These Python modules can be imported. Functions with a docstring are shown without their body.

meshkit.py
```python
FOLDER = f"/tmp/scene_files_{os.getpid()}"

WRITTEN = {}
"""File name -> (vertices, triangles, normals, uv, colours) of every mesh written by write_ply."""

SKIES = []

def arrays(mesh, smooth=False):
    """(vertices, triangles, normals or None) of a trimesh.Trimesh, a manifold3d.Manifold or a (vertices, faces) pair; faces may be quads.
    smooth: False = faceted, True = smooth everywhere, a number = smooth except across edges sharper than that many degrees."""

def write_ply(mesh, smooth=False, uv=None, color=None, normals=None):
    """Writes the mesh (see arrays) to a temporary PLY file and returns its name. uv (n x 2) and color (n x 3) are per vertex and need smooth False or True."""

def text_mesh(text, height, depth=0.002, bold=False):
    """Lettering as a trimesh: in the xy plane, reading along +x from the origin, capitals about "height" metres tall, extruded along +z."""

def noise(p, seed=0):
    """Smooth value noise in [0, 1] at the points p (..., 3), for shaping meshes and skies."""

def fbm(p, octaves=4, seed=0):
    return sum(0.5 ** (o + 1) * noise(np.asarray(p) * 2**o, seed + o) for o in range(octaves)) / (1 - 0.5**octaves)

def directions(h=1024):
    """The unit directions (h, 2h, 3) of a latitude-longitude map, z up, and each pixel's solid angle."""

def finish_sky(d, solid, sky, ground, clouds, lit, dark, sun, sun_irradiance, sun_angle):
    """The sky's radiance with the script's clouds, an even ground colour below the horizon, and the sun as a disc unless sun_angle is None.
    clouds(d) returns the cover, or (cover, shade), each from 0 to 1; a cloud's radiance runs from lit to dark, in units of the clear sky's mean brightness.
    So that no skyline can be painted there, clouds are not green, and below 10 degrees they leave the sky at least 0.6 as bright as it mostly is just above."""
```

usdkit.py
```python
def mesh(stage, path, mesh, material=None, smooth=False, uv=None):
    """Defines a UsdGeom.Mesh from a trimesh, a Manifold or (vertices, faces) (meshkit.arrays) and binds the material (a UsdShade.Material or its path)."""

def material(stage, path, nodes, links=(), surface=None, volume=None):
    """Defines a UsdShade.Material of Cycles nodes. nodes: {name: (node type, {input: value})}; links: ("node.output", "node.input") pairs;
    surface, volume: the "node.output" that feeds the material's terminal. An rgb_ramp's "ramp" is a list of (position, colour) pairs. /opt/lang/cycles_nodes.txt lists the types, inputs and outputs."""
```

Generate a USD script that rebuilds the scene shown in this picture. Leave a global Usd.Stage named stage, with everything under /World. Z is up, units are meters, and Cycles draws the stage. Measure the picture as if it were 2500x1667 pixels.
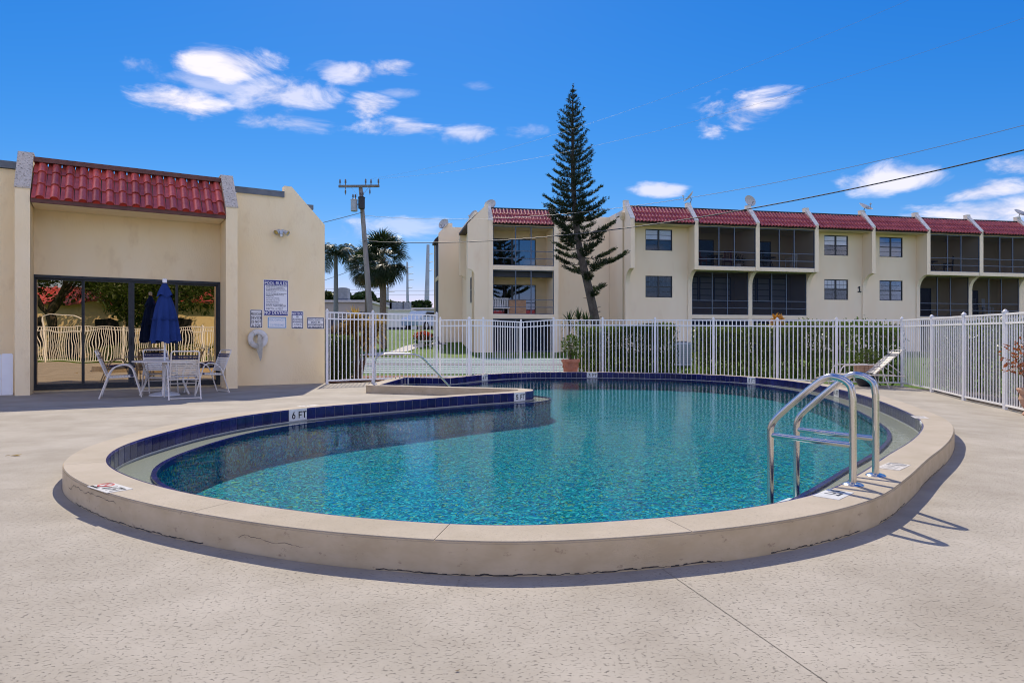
import math, random
import numpy as np, trimesh
import shapely
from shapely.geometry import Polygon, LineString, Point, box as sbox
from shapely.ops import unary_union
import usdkit, meshkit
from pxr import Usd, UsdGeom, UsdLux, UsdShade, Gf, Sdf

stage = Usd.Stage.CreateInMemory()
UsdGeom.SetStageUpAxis(stage, UsdGeom.Tokens.z)
UsdGeom.Xform.Define(stage, '/World')
UsdGeom.Scope.Define(stage, '/World/Looks')

# ------------------------------------------------------------------ camera, sun, sky, exposure
CAM_H, FOC = 1.08, 1667.0
cam = UsdGeom.Camera.Define(stage, '/World/camera')
cam.AddTranslateOp().Set(Gf.Vec3d(0, 0, CAM_H))
cam.AddRotateXOp().Set(90.0)
cam.CreateHorizontalApertureAttr(36.0)
cam.CreateVerticalApertureAttr(24.0)
cam.CreateFocalLengthAttr(24.0)
cam.CreateExposureAttr(1.34)
cam.CreateClippingRangeAttr(Gf.Vec2f(0.05, 20000))

SUN_EL, SUN_AZ = math.radians(46.0), math.atan2(-0.16, 0.987)
sun = UsdLux.DistantLight.Define(stage, '/World/sun')
sun.CreateIntensityAttr(0.5)
sun.CreateAngleAttr(0.53)
sun.CreateNormalizeAttr(True)
sun.CreateColorAttr(Gf.Vec3f(1.0, 0.90, 0.74))
sun.AddRotateZOp().Set(180.0 - math.degrees(SUN_AZ))
sun.AddRotateXOp().Set(90.0 - math.degrees(SUN_EL))

SKY_STRENGTH = 0.15
def make_sky():
    nodes = {'sky': ('sky_texture', dict(sky_type='single_scattering', sun_disc=False, sun_elevation=SUN_EL,
                                         sun_rotation=SUN_AZ, air_density=1.0, aerosol_density=0.12, ozone_density=3.0, altitude=10.0)),
             'gam': ('gamma', dict(gamma=.80)), 'tint': ('mix', dict(mix_type='multiply', fac=1.0, color2=(.61, .85, 1.27))), 'hue': ('hsv', dict(hue=0.5, saturation=1.18, value=.44, fac=1.0)),
             'ss': ('separate_color', dict(color_type='rgb')), 'pr': ('math', dict(math_type='power', value2=1.66)), 'cr': ('math', dict(math_type='multiply', value2=1.92)), 'mr': ('math', dict(math_type='minimum', value2=2.9)),
             'pg': ('math', dict(math_type='power', value2=1.19)), 'cg': ('math', dict(math_type='multiply', value2=.835)), 'mg': ('math', dict(math_type='minimum', value2=3.1)),
             'pb': ('math', dict(math_type='power', value2=.75)), 'cb': ('math', dict(math_type='multiply', value2=1.05)), 'sc': ('combine_color', dict(color_type='rgb')),
             'tc': ('texture_coordinate', {}), 'sp': ('separate_xyz', {}),
             'az': ('math', dict(math_type='arctan2')), 'el': ('math', dict(math_type='arcsine')),
             'n1': ('noise_texture', dict(dimensions='3D', scale=11.0, detail=8.0, roughness=0.60, distortion=0.5)),
             'map': ('mapping', dict(scale=(1, 1, 2.6))),
             'nk': ('math', dict(math_type='multiply_add', value2=6.2, value3=-3.1)), 'nw': ('noise_texture', dict(scale=5.0, detail=3.0)), 'sw': ('separate_color', dict(color_type='rgb')), 'azw': ('math', dict(math_type='multiply_add', value2=.05)), 'elw': ('math', dict(math_type='multiply_add', value2=.035)), 'az0': ('math', dict(math_type='subtract', value2=.022)), 'el0': ('math', dict(math_type='subtract', value2=.0175)),
             'bg': ('background_shader', dict(strength=SKY_STRENGTH)),
             'mixc': ('mix_color', dict(use_clamp=False)), 'cc': ('rgb_ramp', dict(ramp=[(.36, (2.0, 1.92, 2.25)), (.60, (2.8, 2.66, 2.9))]))}
    links = [('sky.color', 'gam.color'), ('gam.color', 'tint.color1'), ('tint.color', 'hue.color'), ('tc.generated', 'sp.vector'), ('sp.x', 'az.value1'), ('sp.y', 'az.value2'), ('sp.z', 'el.value1'), ('tc.generated', 'nw.vector'), ('nw.color', 'sw.color'), ('az.value', 'az0.value1'), ('el.value', 'el0.value1'), ('sw.r', 'azw.value1'), ('az0.value', 'azw.value3'), ('sw.g', 'elw.value1'), ('el0.value', 'elw.value3'),
             ('tc.generated', 'map.vector'), ('map.vector', 'n1.vector'), ('n1.fac', 'nk.value1'), ('n1.fac', 'cc.fac'), ('cc.color', 'mixc.b')]
    # px centre, py centre, half widths (of the cloud as seen), strength
    clouds = [(540, 152, 135, 36, .95), (440, 247, 125, 36, .95), (520, 200, 180, 20, .42), (690, 240, 140, 44, .66), (690, 298, 150, 24, .58),
              (905, 265, 62, 28, .9), (850, 182, 90, 22, .7), (950, 172, 62, 22, .7), (985, 318, 112, 26, .75), (1155, 328, 70, 24, .6),
              (1820, 275, 140, 42, 1.0), (1620, 452, 75, 15, .7), (2200, 440, 160, 30, .85), (2400, 462, 120, 24, .85), (2400, 522, 230, 34, .85),
              (350, 156, 60, 22, .5), (1275, 332, 60, 20, .25), (860, 560, 120, 30, .5), (1010, 560, 150, 24, .4), (2490, 405, 80, 22, .7), (1180, 215, 40, 12, .25), (980, 230, 60, 14, .3)]
    prev = None
    for i, (cx, cy, w, h, s) in enumerate(clouds):
        u, v = (cx - 1250) / FOC, (832 - cy) / FOC
        a0, e0 = math.atan(u), math.atan2(v, math.hypot(1, u))
        ws, hs = w / FOC / (1 + u * u), h / FOC / math.hypot(1, u)
        n = f'c{i}'
        nodes[n + 'a'] = ('math', dict(math_type='multiply_add', value2=1 / ws, value3=-a0 / ws))
        nodes[n + 'b'] = ('math', dict(math_type='multiply_add', value2=1 / hs, value3=-e0 / hs))
        nodes[n + 'c'] = ('math', dict(math_type='multiply'))
        nodes[n + 'd'] = ('math', dict(math_type='multiply_add'))
        nodes[n + 'e'] = ('math', dict(math_type='subtract', value1=0.75 + 0.25 * s))
        nodes[n + 'f'] = ('math', dict(math_type='add'))
        nodes[n + 'm'] = ('map_range', dict(range_type='smoothstep', from_min=-0.25, from_max=1.6, to_min=0.0, to_max=s, clamp=True))
        links += [('azw.value', n + 'a.value1'), ('elw.value', n + 'b.value1'), (n + 'a.value', n + 'c.value1'), (n + 'a.value', n + 'c.value2'),
                  (n + 'b.value', n + 'd.value1'), (n + 'b.value', n + 'd.value2'), (n + 'c.value', n + 'd.value3'), (n + 'd.value', n + 'e.value2'),
                  (n + 'e.value', n + 'f.value1'), ('nk.value', n + 'f.value2'), (n + 'f.value', n + 'm.value')]
        if prev is None:
            prev = n + 'm.result'
        else:
            nodes[n + 'x'] = ('math', dict(math_type='maximum'))
            links += [(prev, n + 'x.value1'), (n + 'm.result', n + 'x.value2')]
            prev = n + 'x.value'
    # thicker unseen clouds added outside the view, as neutral fill for the shade
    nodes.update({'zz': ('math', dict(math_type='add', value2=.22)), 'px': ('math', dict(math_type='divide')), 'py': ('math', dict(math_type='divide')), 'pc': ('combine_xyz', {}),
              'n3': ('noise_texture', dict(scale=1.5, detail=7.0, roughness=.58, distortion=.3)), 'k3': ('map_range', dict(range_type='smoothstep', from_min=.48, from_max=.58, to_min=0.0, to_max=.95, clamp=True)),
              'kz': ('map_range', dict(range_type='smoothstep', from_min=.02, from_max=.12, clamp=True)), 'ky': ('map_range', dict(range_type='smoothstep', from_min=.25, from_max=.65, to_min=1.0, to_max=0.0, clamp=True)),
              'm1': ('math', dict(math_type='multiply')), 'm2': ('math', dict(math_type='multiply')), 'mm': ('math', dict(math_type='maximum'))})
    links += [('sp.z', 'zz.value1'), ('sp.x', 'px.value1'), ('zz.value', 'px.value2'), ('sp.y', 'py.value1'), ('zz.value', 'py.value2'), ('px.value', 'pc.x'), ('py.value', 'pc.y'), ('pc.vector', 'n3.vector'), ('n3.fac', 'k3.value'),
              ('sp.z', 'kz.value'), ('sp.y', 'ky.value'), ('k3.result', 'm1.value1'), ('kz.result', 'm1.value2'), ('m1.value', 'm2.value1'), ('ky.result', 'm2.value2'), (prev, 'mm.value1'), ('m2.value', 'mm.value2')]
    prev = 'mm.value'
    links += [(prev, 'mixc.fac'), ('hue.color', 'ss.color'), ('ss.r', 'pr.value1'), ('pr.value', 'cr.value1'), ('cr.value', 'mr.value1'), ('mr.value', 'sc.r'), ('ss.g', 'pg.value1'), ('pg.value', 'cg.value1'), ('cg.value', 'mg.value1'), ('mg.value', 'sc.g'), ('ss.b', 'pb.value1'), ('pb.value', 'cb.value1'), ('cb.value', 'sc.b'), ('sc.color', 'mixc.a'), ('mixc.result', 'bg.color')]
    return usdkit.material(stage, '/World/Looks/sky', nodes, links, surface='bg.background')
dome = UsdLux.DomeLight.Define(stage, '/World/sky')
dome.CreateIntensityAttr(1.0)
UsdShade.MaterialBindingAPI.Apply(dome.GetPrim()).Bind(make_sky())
dome.GetPrim().SetCustomDataByKey('label', 'blue sky with a few small white clouds, more added out of view as fill light')
dome.GetPrim().SetCustomDataByKey('category', 'sky')
dome.GetPrim().SetCustomDataByKey('kind', 'structure')

# ------------------------------------------------------------------ scene helpers
used = {}
def numbered(parent, name):
    k = (parent, name)
    used[k] = used.get(k, -1) + 1
    return name if used[k] == 0 else f'{name}_{used[k]:03d}'
def keys(p, label=None, cat=None, group=None, kind=None):
    for k, v in (('label', label), ('category', cat), ('group', group), ('kind', kind)):
        if v: p.SetCustomDataByKey(k, v)
class Node:
    def __init__(s, path, loc=(0, 0, 0)): s.path, s.loc = path, np.array(loc, float)
    @property
    def prim(s): return stage.GetPrimAtPath(s.path)
def thing(name, label=None, cat=None, loc=(0, 0, 0), rotz=0.0, group=None, kind=None):
    path = '/World/' + numbered('/World', name)
    x = UsdGeom.Xform.Define(stage, path)
    x.AddTranslateOp().Set(Gf.Vec3d(*map(float, loc)))
    if rotz: x.AddRotateZOp().Set(float(rotz))
    keys(x.GetPrim(), label, cat, group, kind)
    return Node(path, loc)
def part(parent, name, mesh, mat, smooth=False, label=None, kind=None, world=False):
    """A mesh under a thing (or under a part). world=True: the mesh is in world coordinates of an unrotated thing."""
    path = parent.path + '/' + numbered(parent.path, name)
    v, f = mesh
    v = np.asarray(v, float)
    if world: v = v - parent.loc
    m = usdkit.mesh(stage, path, (v, f), MATS[mat], smooth=smooth)
    keys(m.GetPrim(), label, None, None, kind)
    return Node(path, parent.loc)
def solo(name, mesh, mat, label, cat=None, group=None, kind=None, smooth=False):
    path = '/World/' + numbered('/World', name)
    m = usdkit.mesh(stage, path, mesh, MATS[mat], smooth=smooth)
    keys(m.GetPrim(), label, cat, group, kind)
    return Node(path)
def dup(src, label, loc, rotz=0.0, scale=None, group=None, cat=None):
    base = src.path.rsplit('/', 1)[1]
    if base[-4:-3] == '_' and base[-3:].isdigit(): base = base[:-4]
    was = src.prim.GetCustomData()
    n = thing(base, label, cat or was.get('category'), loc, rotz, group or was.get('group'))
    if scale: UsdGeom.Xformable(n.prim).AddScaleOp().Set(Gf.Vec3f(*map(float, scale)))
    n.prim.GetReferences().AddInternalReference(src.path)
    n.prim.SetInstanceable(True)
    return n
def gp(px, py, z=0.0):
    Y = FOC * (CAM_H - z) / (py - 832.0)
    return ((px - 1250) / FOC * Y, Y, z)
def dp(px, py, Y): return ((px - 1250) / FOC * Y, Y, CAM_H + (832 - py) / FOC * Y)

# ------------------------------------------------------------------ mesh helpers: all give (vertices, triangles)
BF = np.array([[0, 2, 1], [0, 3, 2], [4, 5, 6], [4, 6, 7], [0, 1, 5], [0, 5, 4], [1, 2, 6], [1, 6, 5], [2, 3, 7], [2, 7, 6], [3, 0, 4], [3, 4, 7]])
def bx(x0, x1, y0, y1, z0, z1):
    return np.array([[x0, y0, z0], [x1, y0, z0], [x1, y1, z0], [x0, y1, z0], [x0, y0, z1], [x1, y0, z1], [x1, y1, z1], [x0, y1, z1]], float), BF.copy()
def cat(*ms):
    ms = [m for m in ms if m is not None and len(m[0])]
    vs, fs, n = [], [], 0
    for v, f in ms:
        vs.append(np.asarray(v, float)); fs.append(np.asarray(f) + n); n += len(v)
    return np.vstack(vs), np.vstack(fs)
def mv(m, d): return np.asarray(m[0], float) + np.asarray(d, float), m[1]
def rz(m, deg):
    c, s = math.cos(math.radians(deg)), math.sin(math.radians(deg))
    return np.asarray(m[0], float) @ np.array([[c, s, 0], [-s, c, 0], [0, 0, 1]]), m[1]
def rot(m, axis, deg):
    R = trimesh.transformations.rotation_matrix(math.radians(deg), axis)[:3, :3]
    return np.asarray(m[0], float) @ R.T, m[1]
def tm(t): return np.array(t.vertices), np.array(t.faces)
def bar(a, b, w, h=None, up=(0, 0, 1)):
    """A rectangular bar from a to b, w wide and h deep."""
    a, b = np.array(a, float), np.array(b, float); h = h or w
    d = b - a; L = np.linalg.norm(d); d /= L
    u = np.array(up, float)
    if abs(d @ u) > .95: u = np.array([0, 1, 0.])
    s = np.cross(d, u); s /= np.linalg.norm(s); u = np.cross(s, d)
    v, f = bx(-w / 2, w / 2, -h / 2, h / 2, 0, L)
    return a + v[:, :1] * s + v[:, 1:2] * -u + v[:, 2:] * d, f
def tube(path, r, n=8, closed=False):
    P = np.array(path, float); m = len(P); r = np.broadcast_to(np.asarray(r, float), (m,))
    if closed: T = np.roll(P, -1, 0) - np.roll(P, 1, 0)
    else: T = np.gradient(P, axis=0)
    T /= np.linalg.norm(T, axis=1, keepdims=True) + 1e-12
    u = np.array([0, 0, 1.]) if abs(T[0, 2]) < .9 else np.array([1., 0, 0])
    V = []
    for i in range(m):
        u = u - T[i] * (u @ T[i]); u /= np.linalg.norm(u); w = np.cross(T[i], u)
        a = np.arange(n) / n * 2 * np.pi
        V.append(P[i] + r[i] * (np.cos(a)[:, None] * u + np.sin(a)[:, None] * w))
    V = np.vstack(V); F = []
    for i in range(m if closed else m - 1):
        j = (i + 1) % m
        for k in range(n):
            l = (k + 1) % n
            F += [[i * n + k, i * n + l, j * n + l], [i * n + k, j * n + l, j * n + k]]
    if not closed:
        V = np.vstack([V, P[0], P[-1]]); c = len(V) - 2
        for k in range(n):
            l = (k + 1) % n
            F += [[c, l, k], [c + 1, (m - 1) * n + k, (m - 1) * n + l]]
    return V, np.array(F)
def fillet(pts, r, n=5):
    P = [np.array(p, float) for p in pts]; out = [P[0]]
    for a, b, c in zip(P, P[1:], P[2:]):
        d1, d2 = a - b, c - b; l1, l2 = np.linalg.norm(d1), np.linalg.norm(d2); d1 /= l1; d2 /= l2
        rr = min(r, l1 * .49, l2 * .49)
        p, q = b + d1 * rr, b + d2 * rr
        for t in np.linspace(0, 1, n + 1): out.append((1 - t) ** 2 * p + 2 * t * (1 - t) * b + t * t * q)
    out.append(P[-1]); return np.array(out)
def lathe(prof, n=16, c=(0, 0, 0)):
    p = np.array(prof, float); a = np.arange(n) / n * 2 * np.pi; m = len(p)
    V = np.stack([p[:, None, 0] * np.cos(a), p[:, None, 0] * np.sin(a), np.broadcast_to(p[:, None, 1], (m, n))], -1).reshape(-1, 3) + np.array(c, float)
    F = []
    for i in range(m - 1):
        for k in range(n):
            l = (k + 1) % n
            F += [[i * n + k, i * n + l, (i + 1) * n + l], [i * n + k, (i + 1) * n + l, (i + 1) * n + k]]
    return V, np.array(F)
def ext(poly, h0, h1, axis='z'):
    """Extrude a shapely polygon between two heights along an axis; for y the polygon is in (x, z), for x in (y, z)."""
    if not isinstance(poly, shapely.geometry.base.BaseGeometry): poly = Polygon(poly)
    ms = []
    for g in getattr(poly, 'geoms', [poly]):
        if g.is_empty or g.area < 1e-9: continue
        t = trimesh.creation.extrude_polygon(g, h1 - h0, engine='earcut'); ms.append(tm(t))
    v, f = cat(*ms); v = v.copy(); v[:, 2] += h0
    if axis == 'y': v = np.stack([v[:, 0], v[:, 2], v[:, 1]], 1); f = f[:, ::-1]
    if axis == 'x': v = np.stack([v[:, 2], v[:, 0], v[:, 1]], 1)
    return v, f
def flat(poly, zf, cell=None):
    """A horizontal sheet over a polygon, cut by a grid of cells, with heights zf(x, y)."""
    ms = []
    x0, y0, x1, y1 = poly.bounds
    cells = [poly] if cell is None else [poly.intersection(sbox(x, y, x + cell, y + cell)) for x in np.arange(math.floor(x0 / cell) * cell, x1, cell) for y in np.arange(math.floor(y0 / cell) * cell, y1, cell)]
    for g0 in cells:
        for g in getattr(g0, 'geoms', [g0]):
            if g.geom_type != 'Polygon' or g.area < 1e-6: continue
            v, f = trimesh.creation.triangulate_polygon(g, engine='earcut')
            v3 = np.column_stack([v, np.zeros(len(v))])
            a = np.cross(v3[f[:, 1]] - v3[f[:, 0]], v3[f[:, 2]] - v3[f[:, 0]])[:, 2]
            f = np.where((a < 0)[:, None], f[:, ::-1], f)
            ms.append((v3, f))
    v, f = cat(*ms)
    v[:, 2] = zf(v[:, 0], v[:, 1]) if callable(zf) else zf
    t = trimesh.Trimesh(v, f, process=False); t.merge_vertices()
    return tm(t)
def rbox(x0, x1, y0, y1, z0, z1, r=.01):
    """A box with chamfered edges (hull of three inset boxes)."""
    p = [bx(x0 + r, x1 - r, y0 + r, y1 - r, z0, z1)[0], bx(x0, x1, y0 + r, y1 - r, z0 + r, z1 - r)[0], bx(x0 + r, x1 - r, y0, y1, z0 + r, z1 - r)[0]]
    return tm(trimesh.convex.convex_hull(np.vstack(p)))
def hull(pts): return tm(trimesh.convex.convex_hull(np.array(pts, float)))
def leaves(C, D, U, L, W, fold=0.0):
    """Leaf blades: centre points C, directions D, up hints U, lengths L, widths W: a diamond of two triangles each."""
    D = D / (np.linalg.norm(D, axis=1, keepdims=True) + 1e-9)
    S = np.cross(D, U); S /= np.linalg.norm(S, axis=1, keepdims=True) + 1e-9
    N = np.cross(S, D)
    L, W = np.broadcast_to(L, len(C))[:, None], np.broadcast_to(W, len(C))[:, None]
    a, b, c, d = C - D * L / 2, C + S * W / 2 + N * W * fold, C + D * L / 2, C - S * W / 2 + N * W * fold
    V = np.stack([a, b, c, d], 1).reshape(-1, 3); n = len(C); i = np.arange(n)[:, None] * 4
    return V, np.vstack([i + np.array([0, 1, 2]), i + np.array([0, 2, 3])])
def rdir(rng, n, up=0.0):
    d = rng.normal(size=(n, 3)); d[:, 2] += up
    return d / np.linalg.norm(d, axis=1, keepdims=True)
def txt(parent, s, h, mat, origin, ux=(1, 0, 0), uy=(0, 0, 1), bold=True, name='lettering', depth=.002, sx=1.0, centre=False):
    t = meshkit.text_mesh(s, h, depth, bold); v = np.array(t.vertices); f = np.array(t.faces)
    ux, uy = np.array(ux, float), np.array(uy, float); uz = np.cross(ux, uy)
    v[:, 0] *= sx
    if centre: v[:, 0] -= (v[:, 0].min() + v[:, 0].max()) / 2
    w = np.array(origin, float) + v[:, :1] * ux + v[:, 1:2] * uy + v[:, 2:] * uz
    return part(parent, name, (w, f), mat)

# ------------------------------------------------------------------ materials
MATS = {}
def mat(name, c1, c2=None, scale=4.0, rough=.6, metal=0.0, bump=0.0, bscale=40.0, bdist=.01, spec=.5, coat=0.0, rand=0.0, detail=4.0, stretch=(1, 1, 1), lo=.35, hi=.65, isl=None, trans=0.0, c3=None, s3=30.0, lo3=.6, hi3=.7):
    nodes = {'geo': ('geometry', {}), 'map': ('mapping', dict(scale=stretch)), 'p': ('principled_bsdf', dict(roughness=rough, metallic=metal, specular_ior_level=spec, coat_weight=coat, base_color=c1))}
    links = [('geo.position', 'map.vector')]
    col = None
    if isl:
        nodes['r'] = ('rgb_ramp', dict(ramp=isl)); links += [('geo.random_per_island', 'r.fac')]; col = 'r.color'
    elif c2 is not None:
        nodes['n'] = ('noise_texture', dict(scale=scale, detail=detail, roughness=.6)); nodes['r'] = ('rgb_ramp', dict(ramp=[(lo, c1), (hi, c2)]))
        links += [('map.vector', 'n.vector'), ('n.fac', 'r.fac')]; col = 'r.color'
    if c3 is not None:
        nodes['n3'] = ('noise_texture', dict(scale=s3, detail=5.0, roughness=.65)); nodes['k3'] = ('map_range', dict(from_min=lo3, from_max=hi3, to_min=0.0, to_max=1.0, clamp=True)); nodes['m3'] = ('mix_color', dict(a=c1, b=c3))
        links += [('map.vector', 'n3.vector'), ('n3.fac', 'k3.value'), ('k3.result', 'm3.fac')]
        if col: links += [(col, 'm3.a')]
        col = 'm3.result'
    if rand:
        nodes['oi'] = ('object_info', {}); nodes['mr'] = ('map_range', dict(to_min=1 - rand, to_max=1 + rand, clamp=True)); nodes['hs'] = ('hsv', dict(color=c1))
        links += [('oi.random', 'mr.value'), ('mr.result', 'hs.value')]
        if col: links += [(col, 'hs.color')]
        col = 'hs.color'
    if col: links += [(col, 'p.base_color')]
    if bump:
        nodes['bn'] = ('noise_texture', dict(scale=bscale, detail=5.0, roughness=.6)); nodes['b'] = ('bump', dict(strength=bump, distance=bdist))
        links += [('map.vector', 'bn.vector'), ('bn.fac', 'b.height'), ('b.normal', 'p.normal')]
    surf = 'p.BSDF'
    if trans:
        nodes['t'] = ('translucent_bsdf', dict(color=c1)); nodes['mx'] = ('mix_closure', dict(fac=trans))
        if col: links += [(col, 't.color')]
        links += [('p.BSDF', 'mx.closure1'), ('t.BSDF', 'mx.closure2')]; surf = 'mx.closure'
    MATS[name] = usdkit.material(stage, '/World/Looks/' + name, nodes, links, surface=surf)
def raw(name, nodes, links, surface=None, volume=None): MATS[name] = usdkit.material(stage, '/World/Looks/' + name, nodes, links, surface=surface, volume=volume)

def knockdown(name, c1, c2, pit_shade, bump, sc=1.0):
    """Trowelled spray-texture concrete: flat plateaus with ragged little pits between them."""
    raw(name, {'geo': ('geometry', {}), 'map': ('mapping', dict(scale=(sc, sc * 1.5, sc))),
               'n1': ('noise_texture', dict(scale=56.0, detail=5.0, roughness=.62, distortion=.2)), 'k1': ('map_range', dict(range_type='smoothstep', from_min=.30, from_max=.43, to_min=0.0, to_max=1.0, clamp=True)),
               'n2': ('noise_texture', dict(scale=1.3, detail=6.0, roughness=.65)), 'r': ('rgb_ramp', dict(ramp=[(.34, c1), (.66, c2)])),
               'n3': ('noise_texture', dict(scale=170.0, detail=3.0)), 'a': ('math', dict(math_type='multiply_add', value2=.08)),
               'n4': ('noise_texture', dict(scale=.7, detail=2.0)), 'k4': ('map_range', dict(from_min=.35, from_max=.62, to_min=.10, to_max=.55, clamp=True)),
               'inv': ('math', dict(math_type='subtract', value1=1.0)), 'w': ('math', dict(math_type='multiply')),
               'm': ('mix_color', dict(b=pit_shade)), 'b': ('bump', dict(strength=bump, distance=.004)),  # pits are also darkened in the colour, for the shade inside them
               'p': ('principled_bsdf', dict(roughness=.85, specular_ior_level=.25))},
        [('geo.position', 'map.vector'), ('map.vector', 'n1.vector'), ('n1.fac', 'k1.value'), ('geo.position', 'n2.vector'), ('n2.fac', 'r.fac'), ('geo.position', 'n3.vector'),
         ('n3.fac', 'a.value1'), ('k1.result', 'a.value3'), ('a.value', 'b.height'), ('k1.result', 'inv.value2'), ('geo.position', 'n4.vector'), ('n4.fac', 'k4.value'),
         ('inv.value', 'w.value1'), ('k4.result', 'w.value2'), ('w.value', 'm.fac'), ('r.color', 'm.a'), ('m.result', 'p.base_color'), ('b.normal', 'p.normal')], 'p.BSDF')
knockdown('deck', (.325, .29, .238), (.43, .39, .33), (.25, .22, .19), .9)
knockdown('coping', (.385, .33, .25), (.475, .41, .325), (.33, .26, .20), .5, 1.6)
mat('coping_face', (.46, .36, .225), (.53, .425, .28), 5, .85, bump=.35, bscale=90, bdist=.004, c3=(.28, .20, .13), s3=14, lo3=.62, hi3=.72, stretch=(1, 1, 1.6), spec=.2)
mat('stucco_tan', (.88, .70, .42), (.90, .74, .48), 1.4, .9, bump=.6, bscale=34, bdist=.008, spec=.1, stretch=(1, 1, .5), c3=(.77, .59, .35), s3=2.6, lo3=.56, hi3=.80)
mat('stucco_grey', (.50, .43, .34), (.62, .55, .45), 16, .95, bump=.9, bscale=60, bdist=.012, c3=(.13, .11, .085), s3=30, lo3=.54, hi3=.66, spec=.1)
mat('stucco_cream', (.87, .71, .50), (.89, .75, .55), .8, .9, bump=.25, bscale=40, bdist=.006, spec=.15, stretch=(1, 1, .35), c3=(.82, .64, .44), s3=1.3, lo3=.58, hi3=.8)
mat('cream_cap', (.56, .54, .48), (.70, .67, .60), 6, .9, bump=.5, bscale=30, c3=(.20, .19, .17), s3=14, lo3=.60, hi3=.68, spec=.1)
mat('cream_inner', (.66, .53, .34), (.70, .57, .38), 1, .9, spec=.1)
mat('roof_tile', (.50, .07, .05), (.62, .115, .085), 7, .40, rand=.28, bump=.15, bscale=30, spec=.6, coat=.25)
mat('roof_tile_far', (.33, .04, .045), (.52, .095, .09), 2.2, .40, spec=.55, coat=.2)
mat('tile_edge', (.48, .03, .012), (.40, .03, .015), 20, .6)
mat('fascia', (.10, .032, .022), (.14, .05, .036), 5, .5, bump=.1, bscale=30)
mat('fascia_dark', (.030, .014, .012), rough=.6)
mat('flashing', (.11, .125, .14), (.16, .175, .19), 4, .5, metal=.3)
mat('frame_dark', (.028, .032, .038), (.04, .044, .05), 12, .4, metal=.3)
mat('frame_grey', (.10, .125, .17), rough=.45, metal=.2)
mat('white_metal', (.86, .845, .82), (.82, .80, .775), 6, .38, spec=.5)
mat('white_plastic', (.80, .79, .78), (.74, .73, .72), 2, .5)
mat('cream_metal', (.74, .68, .60), (.68, .61, .52), 9, .35)
mat('chrome', (.74, .70, .65), rough=.17, metal=1.0, bump=.03, bscale=120)
mat('strap_white', (.70, .66, .58), (.62, .57, .49), 14, .55)
mat('strap_navy', (.012, .016, .062), rough=.4)
mat('canvas_navy', (.012, .030, .125), (.018, .042, .165), 3, .85, bump=.3, bscale=140, bdist=.002, spec=.15, c3=(.03, .06, .22), s3=5, lo3=.6, hi3=.8)
mat('pool_tile', (.006, .007, .045), (.010, .012, .07), 9, .12, rand=.35, spec=.35, coat=.1)
mat('pool_tile_rim', (.020, .014, .11), (.03, .02, .15), 12, .2, rand=.2, coat=.4)
mat('trim_tile', (.006, .008, .06), (.010, .013, .09), 9, .15, rand=.3)
mat('joint', (.30, .265, .235), (.36, .32, .28), 9, .95)
mat('crack', (.035, .03, .026), (.06, .05, .045), 30, .95)
mat('grout', (.62, .60, .56), rough=.9)
mat('marker_white', (.70, .70, .68), (.62, .62, .59), 20, .35)
mat('marker_black', (.012, .013, .016), rough=.4)
mat('marker_worn', (.34, .33, .31), (.5, .49, .46), 60, .7)
mat('marker_faded', (.60, .57, .53), (.5, .47, .43), 40, .7)
mat('marker_red', (.55, .06, .05), rough=.5)
mat('shelf', (.26, .25, .205), (.36, .345, .29), 90, .9, spec=.05, bump=.5, bscale=160, bdist=.003, c3=(.14, .14, .12), s3=140, lo3=.56, hi3=.66)
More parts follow.
